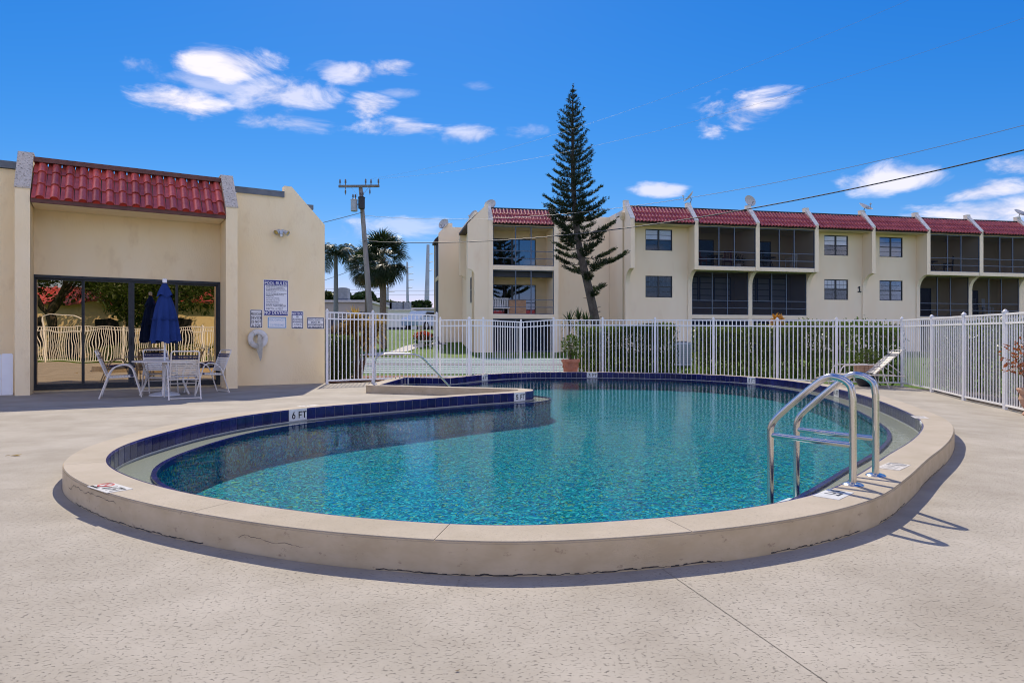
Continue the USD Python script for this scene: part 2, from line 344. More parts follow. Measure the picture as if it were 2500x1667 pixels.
raw('basin', {'geo': ('geometry', {}), 'nd': ('noise_texture', dict(scale=5.0, detail=2.0)), 'ad': ('mix_color', dict(blend_type='linear_light', fac=.11, use_clamp=False)),
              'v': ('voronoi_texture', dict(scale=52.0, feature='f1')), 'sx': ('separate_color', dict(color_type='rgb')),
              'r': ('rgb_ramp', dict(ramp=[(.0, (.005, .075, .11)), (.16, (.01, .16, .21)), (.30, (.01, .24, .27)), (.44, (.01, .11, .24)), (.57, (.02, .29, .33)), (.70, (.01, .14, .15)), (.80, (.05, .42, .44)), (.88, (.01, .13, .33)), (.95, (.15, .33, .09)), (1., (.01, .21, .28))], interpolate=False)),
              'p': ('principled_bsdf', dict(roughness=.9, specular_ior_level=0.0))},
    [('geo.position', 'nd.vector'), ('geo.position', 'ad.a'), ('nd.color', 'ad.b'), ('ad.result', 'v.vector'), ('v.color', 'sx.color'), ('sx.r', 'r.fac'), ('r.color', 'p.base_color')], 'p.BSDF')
raw('water', {'geo': ('geometry', {}), 'map': ('mapping', dict(scale=(1.0, 1.0, 1.0))), 'n1': ('noise_texture', dict(scale=7.0, detail=3.0, roughness=.55, distortion=.8)), 'n2': ('noise_texture', dict(scale=1.1, detail=2.0)),
              'a': ('math', dict(math_type='multiply_add', value2=2.0)), 'b': ('bump', dict(strength=.30, distance=.010)),
              'fr': ('fresnel', dict(IOR=1.12)), 't': ('refraction_bsdf', dict(color=(.93, .99, 1.0), IOR=1.10, roughness=0.0)), 't2': ('transparent_bsdf', dict(color=(.90, .97, .98))), 'mt': ('mix_closure', dict(fac=.55)),
              'g': ('glossy_bsdf', dict(color=(.72, .74, .76), roughness=.015)), 'm': ('mix_closure', {})},
    [('geo.position', 'map.vector'), ('map.vector', 'n1.vector'), ('map.vector', 'n2.vector'), ('n2.fac', 'a.value1'), ('n1.fac', 'a.value3'), ('a.value', 'b.height'), ('b.normal', 'g.normal'),
     ('t2.BSDF', 'm.closure1'), ('g.BSDF', 'm.closure2'), ('fr.fac', 'm.fac')], 'm.closure')
def pane(name, glossy, through, fac, wav=0.0, wscale=2.0):
    nodes = {'geo': ('geometry', {}), 'n': ('noise_texture', dict(scale=wscale, detail=1.0)), 'b': ('bump', dict(strength=wav, distance=.02)), 't': ('transparent_bsdf', dict(color=through)),
             'g': ('glossy_bsdf', dict(color=glossy, roughness=0.0)), 'fr': ('fresnel', dict(IOR=1.5)), 'a': ('math', dict(math_type='add', value2=fac, use_clamp=True)), 'm': ('mix_closure', {})}
    links = [('geo.position', 'n.vector'), ('n.fac', 'b.height'), ('fr.fac', 'a.value1'), ('a.value', 'm.fac'), ('t.BSDF', 'm.closure1'), ('g.BSDF', 'm.closure2')]
    if wav: links += [('b.normal', 'g.normal')]
    raw(name, nodes, links, 'm.closure')
pane('glass_bronze', (.95, .76, .53), (.16, .13, .10), .62, .10, 1.7)
pane('glass_window', (.75, .82, .95), (1.0, 1.0, 1.0), .0, .02, 1.0)
pane('glass_mirror', (.75, .84, 1.0), (.30, .33, .36), .16, .02, .7)
raw('screen_mesh', {'d': ('diffuse_bsdf', dict(color=(.008, .010, .014))), 't': ('transparent_bsdf', dict(color=(1, 1, 1))), 'm': ('mix_closure', dict(fac=.44))}, [('d.BSDF', 'm.closure1'), ('t.BSDF', 'm.closure2')], 'm.closure')
raw('screen_dense', {'d': ('diffuse_bsdf', dict(color=(.010, .014, .022))), 't': ('transparent_bsdf', dict(color=(1, 1, 1))), 'm': ('mix_closure', dict(fac=.26))}, [('d.BSDF', 'm.closure1'), ('t.BSDF', 'm.closure2')], 'm.closure')
mat('blind_white', (.86, .87, .90), rough=.7)
mat('curtain', (.60, .62, .66), (.50, .52, .56), 9, .8, stretch=(6, 6, .2))
mat('dark_room', (.02, .021, .024), rough=.9)
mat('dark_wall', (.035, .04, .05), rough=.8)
mat('dark_furniture', (.02, .018, .018), (.05, .035, .03), 4, .6)
mat('red_fabric', (.16, .03, .03), rough=.8)
mat('terracotta', (.42, .14, .07), (.52, .21, .12), 8, .8, bump=.4, bscale=18, bdist=.01)
mat('terracotta_old', (.36, .14, .08), (.50, .33, .22), 9, .85, bump=.5, bscale=25, bdist=.01)
mat('wood', (.32, .17, .09), (.44, .27, .16), 6, .7, stretch=(1, 1, 5), bump=.3, bscale=30, rand=.15)
mat('black_pot', (.012, .014, .022), rough=.35)
mat('soil', (.05, .035, .025), (.09, .06, .04), 30, .95, bump=.8, bscale=60)
mat('mulch', (.16, .075, .05), (.30, .15, .10), 35, .95, bump=1.0, bscale=60, bdist=.03)
mat('bark', (.050, .038, .030), (.11, .09, .07), 7, .9, bump=1.0, bscale=25, bdist=.03, stretch=(1, 1, .5))
mat('bark_palm', (.12, .085, .06), (.20, .15, .11), 9, .9, bump=.9, bscale=14, bdist=.03, stretch=(1, 1, 3))
mat('bark_grey', (.16, .17, .18), (.24, .245, .25), 8, .9, bump=.5, bscale=16, bdist=.02, stretch=(1, 1, 3))
mat('pole_wood', (.17, .155, .145), (.26, .24, .225), 6, .85, bump=.5, bscale=25, stretch=(1, 1, .15))
mat('pole_steel', (.30, .33, .37), (.36, .39, .43), 2, .5, metal=.2)
mat('crossarm', (.13, .12, .11), (.2, .185, .17), 8, .9)
mat('porcelain', (.16, .15, .16), rough=.25)
mat('transformer_grey', (.34, .37, .40), rough=.5)
mat('transformer_black', (.02, .02, .022), rough=.5)
mat('wire', (.045, .045, .05), rough=.6)
mat('wire_pale', (.22, .22, .23), rough=.5)
mat('dish', (.40, .39, .37), (.50, .49, .46), 3, .55)
mat('sign_white', (.80, .80, .82), rough=.45)
mat('sign_navy', (.022, .028, .20), rough=.45)
mat('sign_ink', (.03, .035, .09), rough=.5)
mat('sign_blue', (.14, .34, .56), rough=.5)
mat('ring_white', (.70, .69, .67), (.60, .59, .57), 9, .6, bump=.2, bscale=18, bdist=.02)
mat('rope', (.52, .50, .44), (.62, .60, .54), 40, .9, bump=.8, bscale=200, bdist=.01)
mat('lamp_body', (.55, .58, .62), rough=.35, metal=.6)
mat('lamp_lens', (.50, .38, .12), rough=.2)
mat('court_mint', (.33, .42, .39), (.42, .50, .47), 3, .9, spec=.02, c3=(.26, .31, .29), s3=6)
mat('court_grey', (.27, .27, .27), (.34, .34, .34), 3, .9, spec=.02)
mat('court_gutter', (.05, .025, .02), (.09, .045, .035), 8, .95, spec=.0)
mat('concrete', (.50, .47, .42), (.58, .55, .50), 5, .9, bump=.2)
mat('asphalt', (.05, .05, .052), (.07, .07, .07), 10, .95)
raw('grass', {'geo': ('geometry', {}), 'n': ('noise_texture', dict(scale=.9, detail=6.0, roughness=.7)), 'r': ('rgb_ramp', dict(ramp=[(.3, (.055, .115, .012)), (.5, (.10, .19, .02)), (.68, (.17, .25, .035)), (.8, (.20, .20, .07))])),
              'n2': ('noise_texture', dict(scale=45.0, detail=4.0)), 'b': ('bump', dict(strength=1.0, distance=.06)), 'p': ('principled_bsdf', dict(roughness=.8, specular_ior_level=.2))},
    [('geo.position', 'n.vector'), ('n.fac', 'r.fac'), ('r.color', 'p.base_color'), ('geo.position', 'n2.vector'), ('n2.fac', 'b.height'), ('b.normal', 'p.normal')], 'p.BSDF')
def leafmat(name, ramp, trans=.35, rough=.45): mat(name, ramp[0][1], isl=ramp, trans=trans, rough=rough, spec=.45)
leafmat('leaf_hedge', [(0, (.10, .14, .03)), (.3, (.24, .26, .06)), (.6, (.38, .35, .11)), (.8, (.48, .38, .18)), (1, (.62, .50, .30))], .65, .28)
leafmat('leaf_bright', [(0, (.10, .16, .02)), (.5, (.22, .30, .04)), (.85, (.34, .40, .07)), (1, (.44, .44, .11))], .5)
leafmat('leaf_dark', [(0, (.025, .05, .015)), (.6, (.05, .09, .025)), (1, (.11, .14, .04))], .35)
leafmat('leaf_pine', [(0, (.022, .038, .012)), (.6, (.050, .076, .024)), (1, (.13, .15, .06))], .35, .6)
leafmat('leaf_palm', [(0, (.022, .042, .012)), (.6, (.045, .075, .018)), (1, (.12, .13, .04))], .3)
leafmat('leaf_dry', [(0, (.22, .16, .09)), (.5, (.34, .27, .15)), (1, (.46, .40, .26))], .3, .7)
leafmat('leaf_yellow', [(0, (.40, .28, .08)), (.5, (.58, .48, .16)), (1, (.70, .62, .30))], .5)
leafmat('leaf_red', [(0, (.30, .09, .03)), (.4, (.44, .18, .06)), (.7, (.50, .27, .09)), (1, (.26, .22, .07))], .5)
leafmat('leaf_flower', [(0, (.45, .05, .02)), (.6, (.6, .13, .04)), (1, (.5, .3, .06))], .4)
leafmat('leaf_croton', [(0, (.50, .22, .03)), (.4, (.62, .42, .06)), (1, (.45, .45, .08))], .45)
leafmat('leaf_far', [(0, (.10, .12, .04)), (.5, (.17, .18, .07)), (1, (.25, .24, .11))], .3)
leafmat('leaf_tree', [(0, (.05, .08, .010)), (.5, (.12, .15, .02)), (1, (.24, .24, .03))], .4)
mat('car_paint', (.30, .40, .55), rough=.25, coat=.6, metal=.3)
mat('van_paint', (.75, .72, .66), rough=.3, coat=.4)
mat('rubber', (.02, .02, .02), rough=.8)
mat('far_wall', (.36, .31, .25), (.42, .37, .30), .6, .9)
mat('far_white', (.62, .61, .60), (.7, .69, .68), .6, .8)
mat('ac_grey', (.16, .18, .20), (.22, .24, .26), 4, .6)
mat('twig', (.10, .065, .045), (.16, .11, .08), 20, .9)

# ------------------------------------------------------------------ the lie of the land
def S(t): t = np.clip(t, 0, 1); return t * t * (3 - 2 * t)
def zdeck(x, y): return -0.17 * S((x - 4.9) / 4.2) * (1 - .45 * S((y - 12.0) / 6.0))
def zland(x, y):
    x, y = np.asarray(x, float), np.asarray(y, float)
    rise = .5 * S((y - 22.0) / 16.0) + 1.5 * S((y - 38.0) / 13.0) * S((4 - x) / 6.0)
    return -0.035 + np.where(y > 21, rise - .06 * (1 - S((y - 21) / 3)) * S((x - 4.9) / 3), -0.17 * S((x - 4.9) / 4.2))
CA = np.array([-9.90, 13.59]); CD = np.array([.8567, .5159]); CN = np.array([-.5159, .8567])   # clubhouse corner, along its front, into it
def cb(t, o): return tuple(CA + t * CD + o * CN)

# pool outline (inner edge of the coping), counter-clockwise from the front
main = [(0.0, 3.42), (.75, 3.56), (1.40, 3.83), (1.95, 4.22), (2.45, 4.78), (3.05, 5.53), (3.62, 6.22), (4.10, 6.86), (4.55, 7.55), (4.95, 8.35), (5.35, 9.45), (5.80, 10.9), (6.15, 12.3), (6.42, 13.9), (6.52, 15.3),
        (6.40, 16.8), (5.95, 18.1), (5.1, 19.2), (3.95, 19.95), (2.53, 20.35), (1.3, 20.35), (.22, 20.02), (-.69, 19.05), (-1.30, 17.75), (-1.56, 17.25)]
alcove = [(-2.74, 17.45), (-2.82, 14.50), (-.60, 13.72), (.22, 13.40)]
left = [(.40, 13.10), (.36, 12.72), (.02, 12.25), (-.79, 11.60), (-1.85, 10.55), (-2.75, 9.60), (-3.25, 8.70), (-3.46, 7.90), (-3.52, 7.2), (-3.50, 6.4), (-3.36, 5.75), (-3.07, 5.17), (-2.62, 4.66), (-2.05, 4.20), (-1.35, 3.80), (-.70, 3.54)]
def spline(P, n=8, closed=False):
    P = np.array(P, float); out = []
    m = len(P)
    for i in range(m if closed else m - 1):
        p0, p1, p2, p3 = P[(i - 1) % m] if closed or i > 0 else 2 * P[0] - P[1], P[i], P[(i + 1) % m], P[(i + 2) % m] if closed or i + 2 < m else 2 * P[-1] - P[-2]
        for t in np.arange(n) / n:
            out.append(.5 * (2 * p1 + (p2 - p0) * t + (2 * p0 - 5 * p1 + 4 * p2 - p3) * t * t + (3 * p1 - p0 - 3 * p2 + p3) * t ** 3))
    if not closed: out.append(P[-1])
    return np.array(out)
lm = spline(left + main, 8)
POOL = Polygon(np.vstack([lm, np.array(alcove)])).buffer(0).buffer(-.03).buffer(.03)
OUT = POOL.buffer(.28, quad_segs=10)

# ------------------------------------------------------------------ ground, deck with its control joints
front = [cb(-8, 1.0), cb(6.6, 1.0)]
fence_back = [(-2.04, 19.4), (-1.23, 19.6), (-.84, 19.9), (.28, 21.2), (1.30, 21.4), (2.84, 21.4), (4.4, 21.0), (5.96, 20.2), (7.5, 19.3), (8.84, 18.6), (10.28, 18.0)]
fence_right = [(10.28, 18.0), (9.90, 16.1), (9.40, 14.2), (9.03, 12.5), (8.45, 10.75)]
fence_near = [(8.45, 10.75), (7.55, 9.1), (6.6, 7.3), (5.7, 5.4), (4.85, 3.4), (4.0, 1.6), (3.1, -.2), (2.2, -1.9), (1.3, -3.6), (.4, -5.3), (-.5, -7.0), (-1.4, -8.7)]
deck_poly = Polygon([cb(6.6, 1.0), (-4.7, 17.42), (-3.69, 18.2), (-2.12, 19.3)] + [(x, y + .12) for x, y in fence_back] + [(x + .12, y) for x, y in fence_right[1:]] + [(x + .1, y) for x, y in fence_near[1:]] + [(-1.5, -9.5), (-16, -9.5), (-17.5, 4.5), cb(-8, 1.0)]).buffer(0)
slabs = deck_poly.difference(OUT.buffer(.006))
joints = [[(-9.6, 0.2), (-5.55, 12.7)], [(-12, 3.55), (-3.3, 5.06)], [(.70, 3.30), (1.33, .9), (1.9, -3)], [(-2.6, 3.3), (-4.5, 0.0), (-5.5, -4)], [(5.2, 7.1), (9.3, 5.6)], [(6.3, 10.6), (10.5, 9.9)], [(-3.4, 9.6), (-9.5, 11.6)]]
for j in joints: slabs = slabs.difference(LineString(j).buffer(.0020, cap_style=2))
deck = thing('pool_deck', 'pale trowelled concrete deck around the raised pool', 'deck', kind='structure')
for g in sorted(getattr(slabs, 'geoms', [slabs]), key=lambda g: -g.area):
    if g.area < .05: continue
    part(deck, 'slab', flat(g, zdeck, 1.1), 'deck', smooth=True)
part(deck, 'joint_bed', flat(deck_poly.difference(OUT.buffer(-.1)).buffer(-.02), lambda x, y: zdeck(x, y) - .004, 1.1), 'joint', smooth=True)
land = sbox(-70, -60, 70, 75).difference(OUT.buffer(-.12))
gm = flat(land, zland, 2.5)
far = cat(flat(sbox(-4000, -4000, 4000, 4000).difference(sbox(-70, -60, 70, 75)), 0.0))
fv = far[0]; fv[:, 2] = np.where(fv[:, 1] > 60, 1.9, -.4)
solo('ground', cat((gm[0] - [0, 0, .012], gm[1])), 'grass', 'green lawn rising behind the pool fence', 'lawn', kind='structure', smooth=True)
solo('terrain', (fv - [0, 0, .15], far[1]), 'grass', 'flat land out to the horizon', 'land', kind='structure')

# ------------------------------------------------------------------ swimming pool
pool = thing('swimming_pool', 'kidney shaped swimming pool with raised beige coping and navy tile band', 'swimming pool')
ring = lambda a, b: a.difference(b)
for a_, r_in, r_out in ((-1.25, 0, 0),): pass
cuts = []
for px, py in [(432, 1256), (1045, 1330), (2330, 1200), (190, 1130), (1700, 1300), (2296, 1030)]:
    X, Y, _ = gp(px, py, .16); q = POOL.exterior.interpolate(POOL.exterior.project(Point(X, Y))); d = np.array([X - q.x, Y - q.y]); d /= np.linalg.norm(d)
    cuts.append(LineString([(q.x - d[0] * .05, q.y - d[1] * .05), (q.x + d[0] * .6, q.y + d[1] * .6)]).buffer(.0022, cap_style=2))
cuts = unary_union(cuts)
c_top = cat(ext(ring(OUT, POOL), -.24, .148), ext(ring(OUT.buffer(-.004), POOL), .148, .155))
part(pool, 'coping_wall', c_top, 'coping_face')
part(pool, 'coping', ext(ring(OUT.buffer(-.008), POOL.buffer(.001)).difference(cuts), .155, .160), 'coping')
ol = OUT.exterior; ol = ol if ol.is_ccw else LineString(list(ol.coords)[::-1]); rc = np.random.default_rng(17)
def crack_run(s0, s1, zlo, zhi, w, keep=.75, step=.022):
    ms = []; z = rc.uniform(zlo, zhi)
    for s in np.arange(s0, s1, step):
        a, b = ol.interpolate(s % ol.length), ol.interpolate((s + step * 1.02) % ol.length); d = np.array([b.x - a.x, b.y - a.y]); d /= np.linalg.norm(d); nn = np.array([d[1], -d[0]]) * .0012
        z2 = float(np.clip(z + rc.normal() * .006, zlo, zhi)); gz = float(zdeck(a.x, a.y)); ww = w * rc.uniform(.25, 1.2)
        if meshkit.noise(np.array([s * 2.1, zlo * 50, 3.0]), 5) < keep:
            V = np.array([[a.x + nn[0], a.y + nn[1], gz + z], [b.x + nn[0], b.y + nn[1], gz + z2], [b.x + nn[0], b.y + nn[1], gz + z2 + ww], [a.x + nn[0], a.y + nn[1], gz + z + ww]]); ms.append((V, np.array([[0, 1, 2], [0, 2, 3]])))
        z = z2
    return cat(*ms)
so = lambda px, py: ol.project(Point(*gp(px, py, .08)[:2]))
part(pool, 'base_crack', crack_run(so(175, 1200), so(2300, 1110), .001, .006, .007, .62), 'crack', kind='stuff')
part(pool, 'hairline_crack', crack_run(so(180, 1185), so(275, 1240), .075, .12, .004, .9), 'crack'); part(pool, 'hairline_crack', crack_run(so(545, 1318), so(700, 1345), .07, .10, .0022, .9), 'crack')
inner = POOL.buffer(-.012, quad_segs=6)
part(pool, 'grout', ext(ring(POOL.buffer(.05), POOL.buffer(-.006)), -.05, .150), 'grout')
SH = .33
shelf_in = POOL.buffer(-SH, quad_segs=8)
shelf_in = max(getattr(shelf_in, 'geoms', [shelf_in]), key=lambda g: g.area)
def depth_at(x, y): return -.42 + .12 * S((y - 8.5) / 10.0)
part(pool, 'shelf', cat(flat(ring(POOL.buffer(.02), shelf_in), -.022), ), 'shelf')
# basin: wall below the shelf and a sloping floor
r0 = np.array(shelf_in.exterior.segmentize(.25).coords)[:-1]
fl_poly = shelf_in.buffer(-.35, quad_segs=8); fl_poly = max(getattr(fl_poly, 'geoms', [fl_poly]), key=lambda g: g.area)
n = len(r0); zb = depth_at(r0[:, 0], r0[:, 1])
wv = np.vstack([np.column_stack([r0, np.full(n, -.024)]), np.column_stack([r0, zb])])
wf = np.array([[[i, (i + 1) % n, n + (i + 1) % n], [i, n + (i + 1) % n, n + i]] for i in range(n)]).reshape(-1, 3)
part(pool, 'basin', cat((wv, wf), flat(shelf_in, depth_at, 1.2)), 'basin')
# alcove floor with three steps
for k, (x0, x1, z) in enumerate([(-2.5, -2.05, -.06), (-2.05, -1.6, -.13), (-1.6, -1.15, -.20)]):
    part(pool, 'step', bx(x0, x1, 14.72, 17.0, -.5, z), 'shelf')
line = POOL.exterior; L = line.length
if not line.is_ccw: line = LineString(list(line.coords)[::-1])
def at_arc(s, off=0.0):
    a, b = line.interpolate((s - .02) % L), line.interpolate((s + .02) % L); p = line.interpolate(s % L)
    d = np.array([b.x - a.x, b.y - a.y]); d /= np.linalg.norm(d); nin = np.array([-d[1], d[0]])
    return np.array([p.x, p.y]) + nin * off, d, nin
# depth markers on the tile band: where along the edge, and what they say
marks = {}
for px, py, s in [(750, 995, '6 FT'), (1301, 956, '5 FT'), (1182, 912.5, '4 FT'), (1456, 907, '3 FT'), (1847, 920, '3 FT'), (2055, 948, '4 FT'), (2232, 1030, '5 FT')]:
    X, Y, _ = gp(px, py, .16); marks[line.project(Point(X, Y))] = s
NT = int(L / .1545); pit = L / NT; skip = set()
for s0, s in marks.items():
    k = int(round(s0 / pit)); skip |= {k % NT, (k + 1) % NT}
    for q, ch in enumerate(s.split(' ')):
        p, d, nin = at_arc((k + q + .5) * pit, .009)
        # lettering reads from inside the pool: left to right runs with the walker's right hand on the water
        ux = np.array([-d[0], -d[1], 0])
        c = np.array([p[0], p[1], .079])
        # the reader stands in the pool facing -nin, so reading direction is -d; the first tile must be the one further along d
        kk = k + (1 - q)
        p, d, nin = at_arc((kk + .5) * pit, .009); ux = np.array([-d[0], -d[1], 0]); c = np.array([p[0], p[1], .079])
        b = bar(c - ux * (pit / 2 - .003), c + ux * (pit / 2 - .003), .147, .009, up=(*nin, 0)) if False else bar(np.array([p[0], p[1], .003]), np.array([p[0], p[1], .157]), pit - .006, .009, up=(*nin, 0))
        m = part(pool, 'depth_marker', b, 'marker_white')
        txt(m, ch, .088, 'marker_black', c + np.array([*nin, 0]) * .0055 + np.array([0, 0, -.045]), ux=ux, uy=(0, 0, 1), sx=.95, centre=True, depth=.002)
for k in range(NT):
    if k in skip: continue
    p, d, nin = at_arc((k + .5) * pit, .006)
    a = bar((p[0], p[1], .003), (p[0], p[1], .140), pit - .006, .010, up=(*nin, 0))
    t = part(pool, 'band_tile', a, 'pool_tile')
    o = np.array([p[0], p[1], 0])
    part(t, 'rim', bar((p[0], p[1], .1405), (p[0], p[1], .1585), pit - .007, .0125, up=(*nin, 0)), 'pool_tile_rim')
tl = shelf_in.exterior; TL = tl.length; NS = int(TL / .16)
if not tl.is_ccw: tl = LineString(list(tl.coords)[::-1])
for k in range(NS):
    if k >= 299: break
    a, b = tl.interpolate(k * TL / NS + .003), tl.interpolate((k + 1) * TL / NS - .003)
    part(pool, 'trim_tile', bar((a.x, a.y, -.030), (b.x, b.y, -.030), .038, .06), 'trim_tile')
# marker plates set into the coping: 6 FT beside a no-diving roundel
def coping_plate(px, py, s, ang, nodive=True, w=.30, worn=False):
    ink, base, red = ('marker_worn', 'marker_faded', 'marker_worn') if worn else ('marker_black', 'marker_white', 'marker_red')
    X, Y, _ = gp(px, py, .16); c, sn = math.cos(math.radians(ang)), math.sin(math.radians(ang))
    ux, uy = np.array([c, sn, 0]), np.array([-sn, c, 0]); o = np.array([X, Y, .1602])
    def P(a, b, z=0): return o + ux * a + uy * b + np.array([0, 0, z])
    h = hull([P(a, b, z) for a in (-w / 2, w / 2) for b in (-.075, .075) for z in (0, .0025)])
    m = part(pool, 'coping_marker', h, base)
    txt(m, s, .085, ink, P(-.02 if nodive else -.12, -.045, .003), ux, uy, sx=.62, depth=.001)
    if nodive:
        a = np.linspace(0, 2 * np.pi, 29)[:-1]
        part(m, 'roundel', cat(tube([P(-.09 + .045 * math.cos(t), .012 + .045 * math.sin(t), .003) for t in a], .005, 5, True), bar(P(-.122, .044, .003), P(-.058, -.02, .003), .009, .002)), red)
        txt(m, 'NO DIVING', .018, ink, P(-.145, -.062, .003), ux, uy, sx=.8, depth=.001)
coping_plate(268, 1189, '6 FT', -38.0)
coping_plate(2035, 1205, '6 FT', 226.0, nodive=False, w=.26)
coping_plate(2182, 1137, '6 FT', 226.0, worn=True)
coping_plate(2246, 1017, '5 FT', 250.0, nodive=False, w=.26, worn=True)
coping_plate(752, 989, '6 FT', 40.0, nodive=False, w=.28, worn=True)
# water: one sheet at the level of the shelf
solo('water', flat(POOL.buffer(.001), -.006), 'water', 'clear turquoise rippled pool water', 'water', kind='structure')


# ------------------------------------------------------------------ pool ladder and stair rail
ux, uy = np.array([-.72, .69, 0]), np.array([.714, .70, 0]) * .43
lad = thing('pool_ladder', 'polished steel ladder with two looped rails and crossbars on the near pool edge', 'pool ladder', (2.19, 4.386, 0))
def rail_pts(o): return [o + (0, 0, .16), o + (0, 0, .71), o + ux * .02 + (0, 0, .80), o + ux * .10 + (0, 0, .845), o + ux * .20 + (0, 0, .82), o + ux * .45 + (0, 0, .60), o + ux * .53 + (0, 0, .50), o + ux * .54 + (0, 0, .40), o + ux * .54 + (0, 0, -.95)]
for q in (0, 1):
    o = np.array([2.19, 4.386, 0]) + uy * q
    P = rail_pts(o); path = np.vstack([[P[0]], spline(P[1:8], 6), [P[8]]])
    r = part(lad, 'rail', tube(path, .0225, 12), 'chrome', smooth=50, world=True)
    part(lad, 'crossbar', tube([o + (0, 0, .415), o + ux * .27 + (0, 0, .42), o + ux * .54 + (0, 0, .43)], .019, 10), 'chrome', smooth=50, world=True)
    part(lad, 'flange', lathe([(0, .019), (.03, .019), (.055, .012), (.066, .002), (.066, 0)], 20, o + (0, 0, .160)), 'chrome', smooth=40, world=True)
for k, z in enumerate((-.10, -.30)):
    a = np.array([2.19, 4.386, z]) + ux * .54
    part(lad, 'tread', bar(a, a + uy, .11, .03), 'white_plastic', world=True)
hr = thing('stair_handrail', 'bent steel handrail at the pool entry steps beside the white fence', 'handrail', (-3.0, 15.2, 0))
hp = fillet([(-2.98, 14.78, .16), (-2.98, 14.85, .80), (-2.05, 15.05, .80), (-1.38, 15.95, -.05), (-1.30, 16.05, -.35)], .22, 7)
part(hr, 'rail', tube(hp, .021, 12), 'chrome', smooth=50, world=True)
part(hr, 'flange', lathe([(0, .019), (.03, .019), (.055, .012), (.062, 0)], 18, (-2.98, 14.78, .160)), 'chrome', smooth=40, world=True)

# ------------------------------------------------------------------ clubhouse (local frame: t along the front, o into the building, z up)
CROT = math.degrees(math.atan2(CD[1], CD[0]))
club = thing('clubhouse', 'single storey tan stucco clubhouse with red tile mansard over sliding glass doors', 'building', (CA[0], CA[1], 0), CROT)
RO = .9                                  # the wall stands this far behind the piers
def cw(px, py, o=RO):
    """Where the sight line through a pixel meets the plane o of the clubhouse front: (t, z)."""
    r, v = (px - 1250) / FOC, (832 - py) / FOC
    k = (CA @ CN + o) / (np.array([r, 1.0]) @ CN)
    return float((np.array([r, 1.0]) * k - CA) @ CD), CAM_H + v * k
D0, D1, DZ0, DZ1 = .209, 3.926, .045, 2.50
part(club, 'wall', cat(bx(-7, D0, RO, RO + .2, -.05, 4.68), bx(D1, 4.3, RO, RO + .2, -.05, 4.68), bx(D0, D1, RO, RO + .2, DZ1, 4.68), bx(D0, D1, RO, RO + .2, -.05, DZ0)), 'stucco_tan')
gable = Polygon([(4.3, -.05), (6.437, -.05), (6.437, 4.095), (5.60, 4.985), (5.42, 4.99), (5.42, 4.70), (4.3, 4.70)])
part(club, 'gable_wall', ext(gable, RO - .002, RO + .25, 'y'), 'stucco_tan')
part(club, 'side_wall', cat(bx(6.1, 6.435, RO + .25, 9.0, -.05, 4.0), bx(-7, 6.4, 9.0, 9.2, -.05, 4.6), bx(-7.2, -7, RO, 9.2, -.05, 4.6), bx(4.4, 4.5, 1.1, 9.0, -.05, 4.6)), 'stucco_tan')
part(club, 'flat_roof', bx(-7, 6.2, RO + .2, 9.1, 4.5, 4.62), 'flashing')
part(club, 'interior_floor', bx(-7, 6.1, RO + .2, 9.0, -.05, .03), 'dark_room')
part(club, 'interior_wall', cat(bx(-1.5, 4.4, 4.2, 4.3, .03, 4.5), bx(-1.5, -1.4, 1.1, 4.2, .03, 4.5)), 'dark_wall')
for k, t in enumerate((0.0, 3.92)):
    prof = Polygon([(0, -.04), (0, 4.17), (.74, 5.02), (1.06, 5.02), (1.06, -.04)])
    p = part(club, 'pier', ext(prof, t, t + .25, 'x'), 'stucco_tan')
    sl = math.hypot(.74, .85)
    capp = Polygon([(-.012, 4.15), (-.012, 4.185), (.735, 5.045), (1.075, 5.045), (1.075, 4.75), (1.062, 4.75), (1.062, 5.022), (.74, 5.022), (.002, 4.172), (.002, 4.15)])
    part(p, 'rough_cap', ext(capp, t - .012, t + .262, 'x'), 'stucco_grey')
for a, b in ((.25, 3.92),):
    part(club, 'mansard', ext(Polygon([(.02, 3.90), (.02, 3.98), (.80, 4.80), (RO - .002, 4.80), (RO - .002, 3.90)]), a + .01, b - .01, 'x'), 'fascia_dark')
    part(club, 'fascia', rbox(a + .012, b - .012, -.03, .018, 3.875, 3.985, .008), 'fascia')
    part(club, 'soffit', bx(a + .02, b - .02, .03, RO - .01, 3.88, 3.898), 'stucco_tan')
    part(club, 'ridge_trim', bar((a + .01, .735, 4.90), (b - .01, .735, 4.90), .15, .10), 'fascia')
# barrel tiles: each a pan and an arch, laid from the eave up
def barrel(w, L, r, arch=9, th=.014):
    a = np.linspace(np.pi, 0, arch); c = w * .62
    prof = [(0, .012)] + [(c + r * math.cos(q), .012 + r * .95 * math.sin(q)) for q in a] + [(w, .012)]
    up = np.array(prof); V = []; F = []
    for y, lift, s in ((0, .020, 1.0), (L, 0, .93)):
        for dz in (0, -th): V += [((x - c) * s + c, y, z * s + lift + dz) for x, z in up]
    m = len(up)
    for i in range(m - 1):
        F += [[i, i + 1, 2 * m + i + 1], [i, 2 * m + i + 1, 2 * m + i], [m + i, 3 * m + i + 1, m + i + 1], [m + i, 3 * m + i, 3 * m + i + 1], [i, m + i + 1, i + 1], [i, m + i, m + i + 1]]
    return np.array(V, float), np.array(F)
rng = np.random.default_rng(3)
slope = math.atan2(4.80 - 3.98, .78); nrow = 15; wt = 3.64 / nrow
def on_slope(m, t0, s, dz=0.0, jig=0.0):
    v, f = m; v = v.copy(); y, z = v[:, 1] + s, v[:, 2] + dz
    v[:, 0] += t0; v[:, 1] = .02 + y * math.cos(slope) - z * math.sin(slope); v[:, 2] = 3.985 + y * math.sin(slope) + z * math.cos(slope)
    return v, f
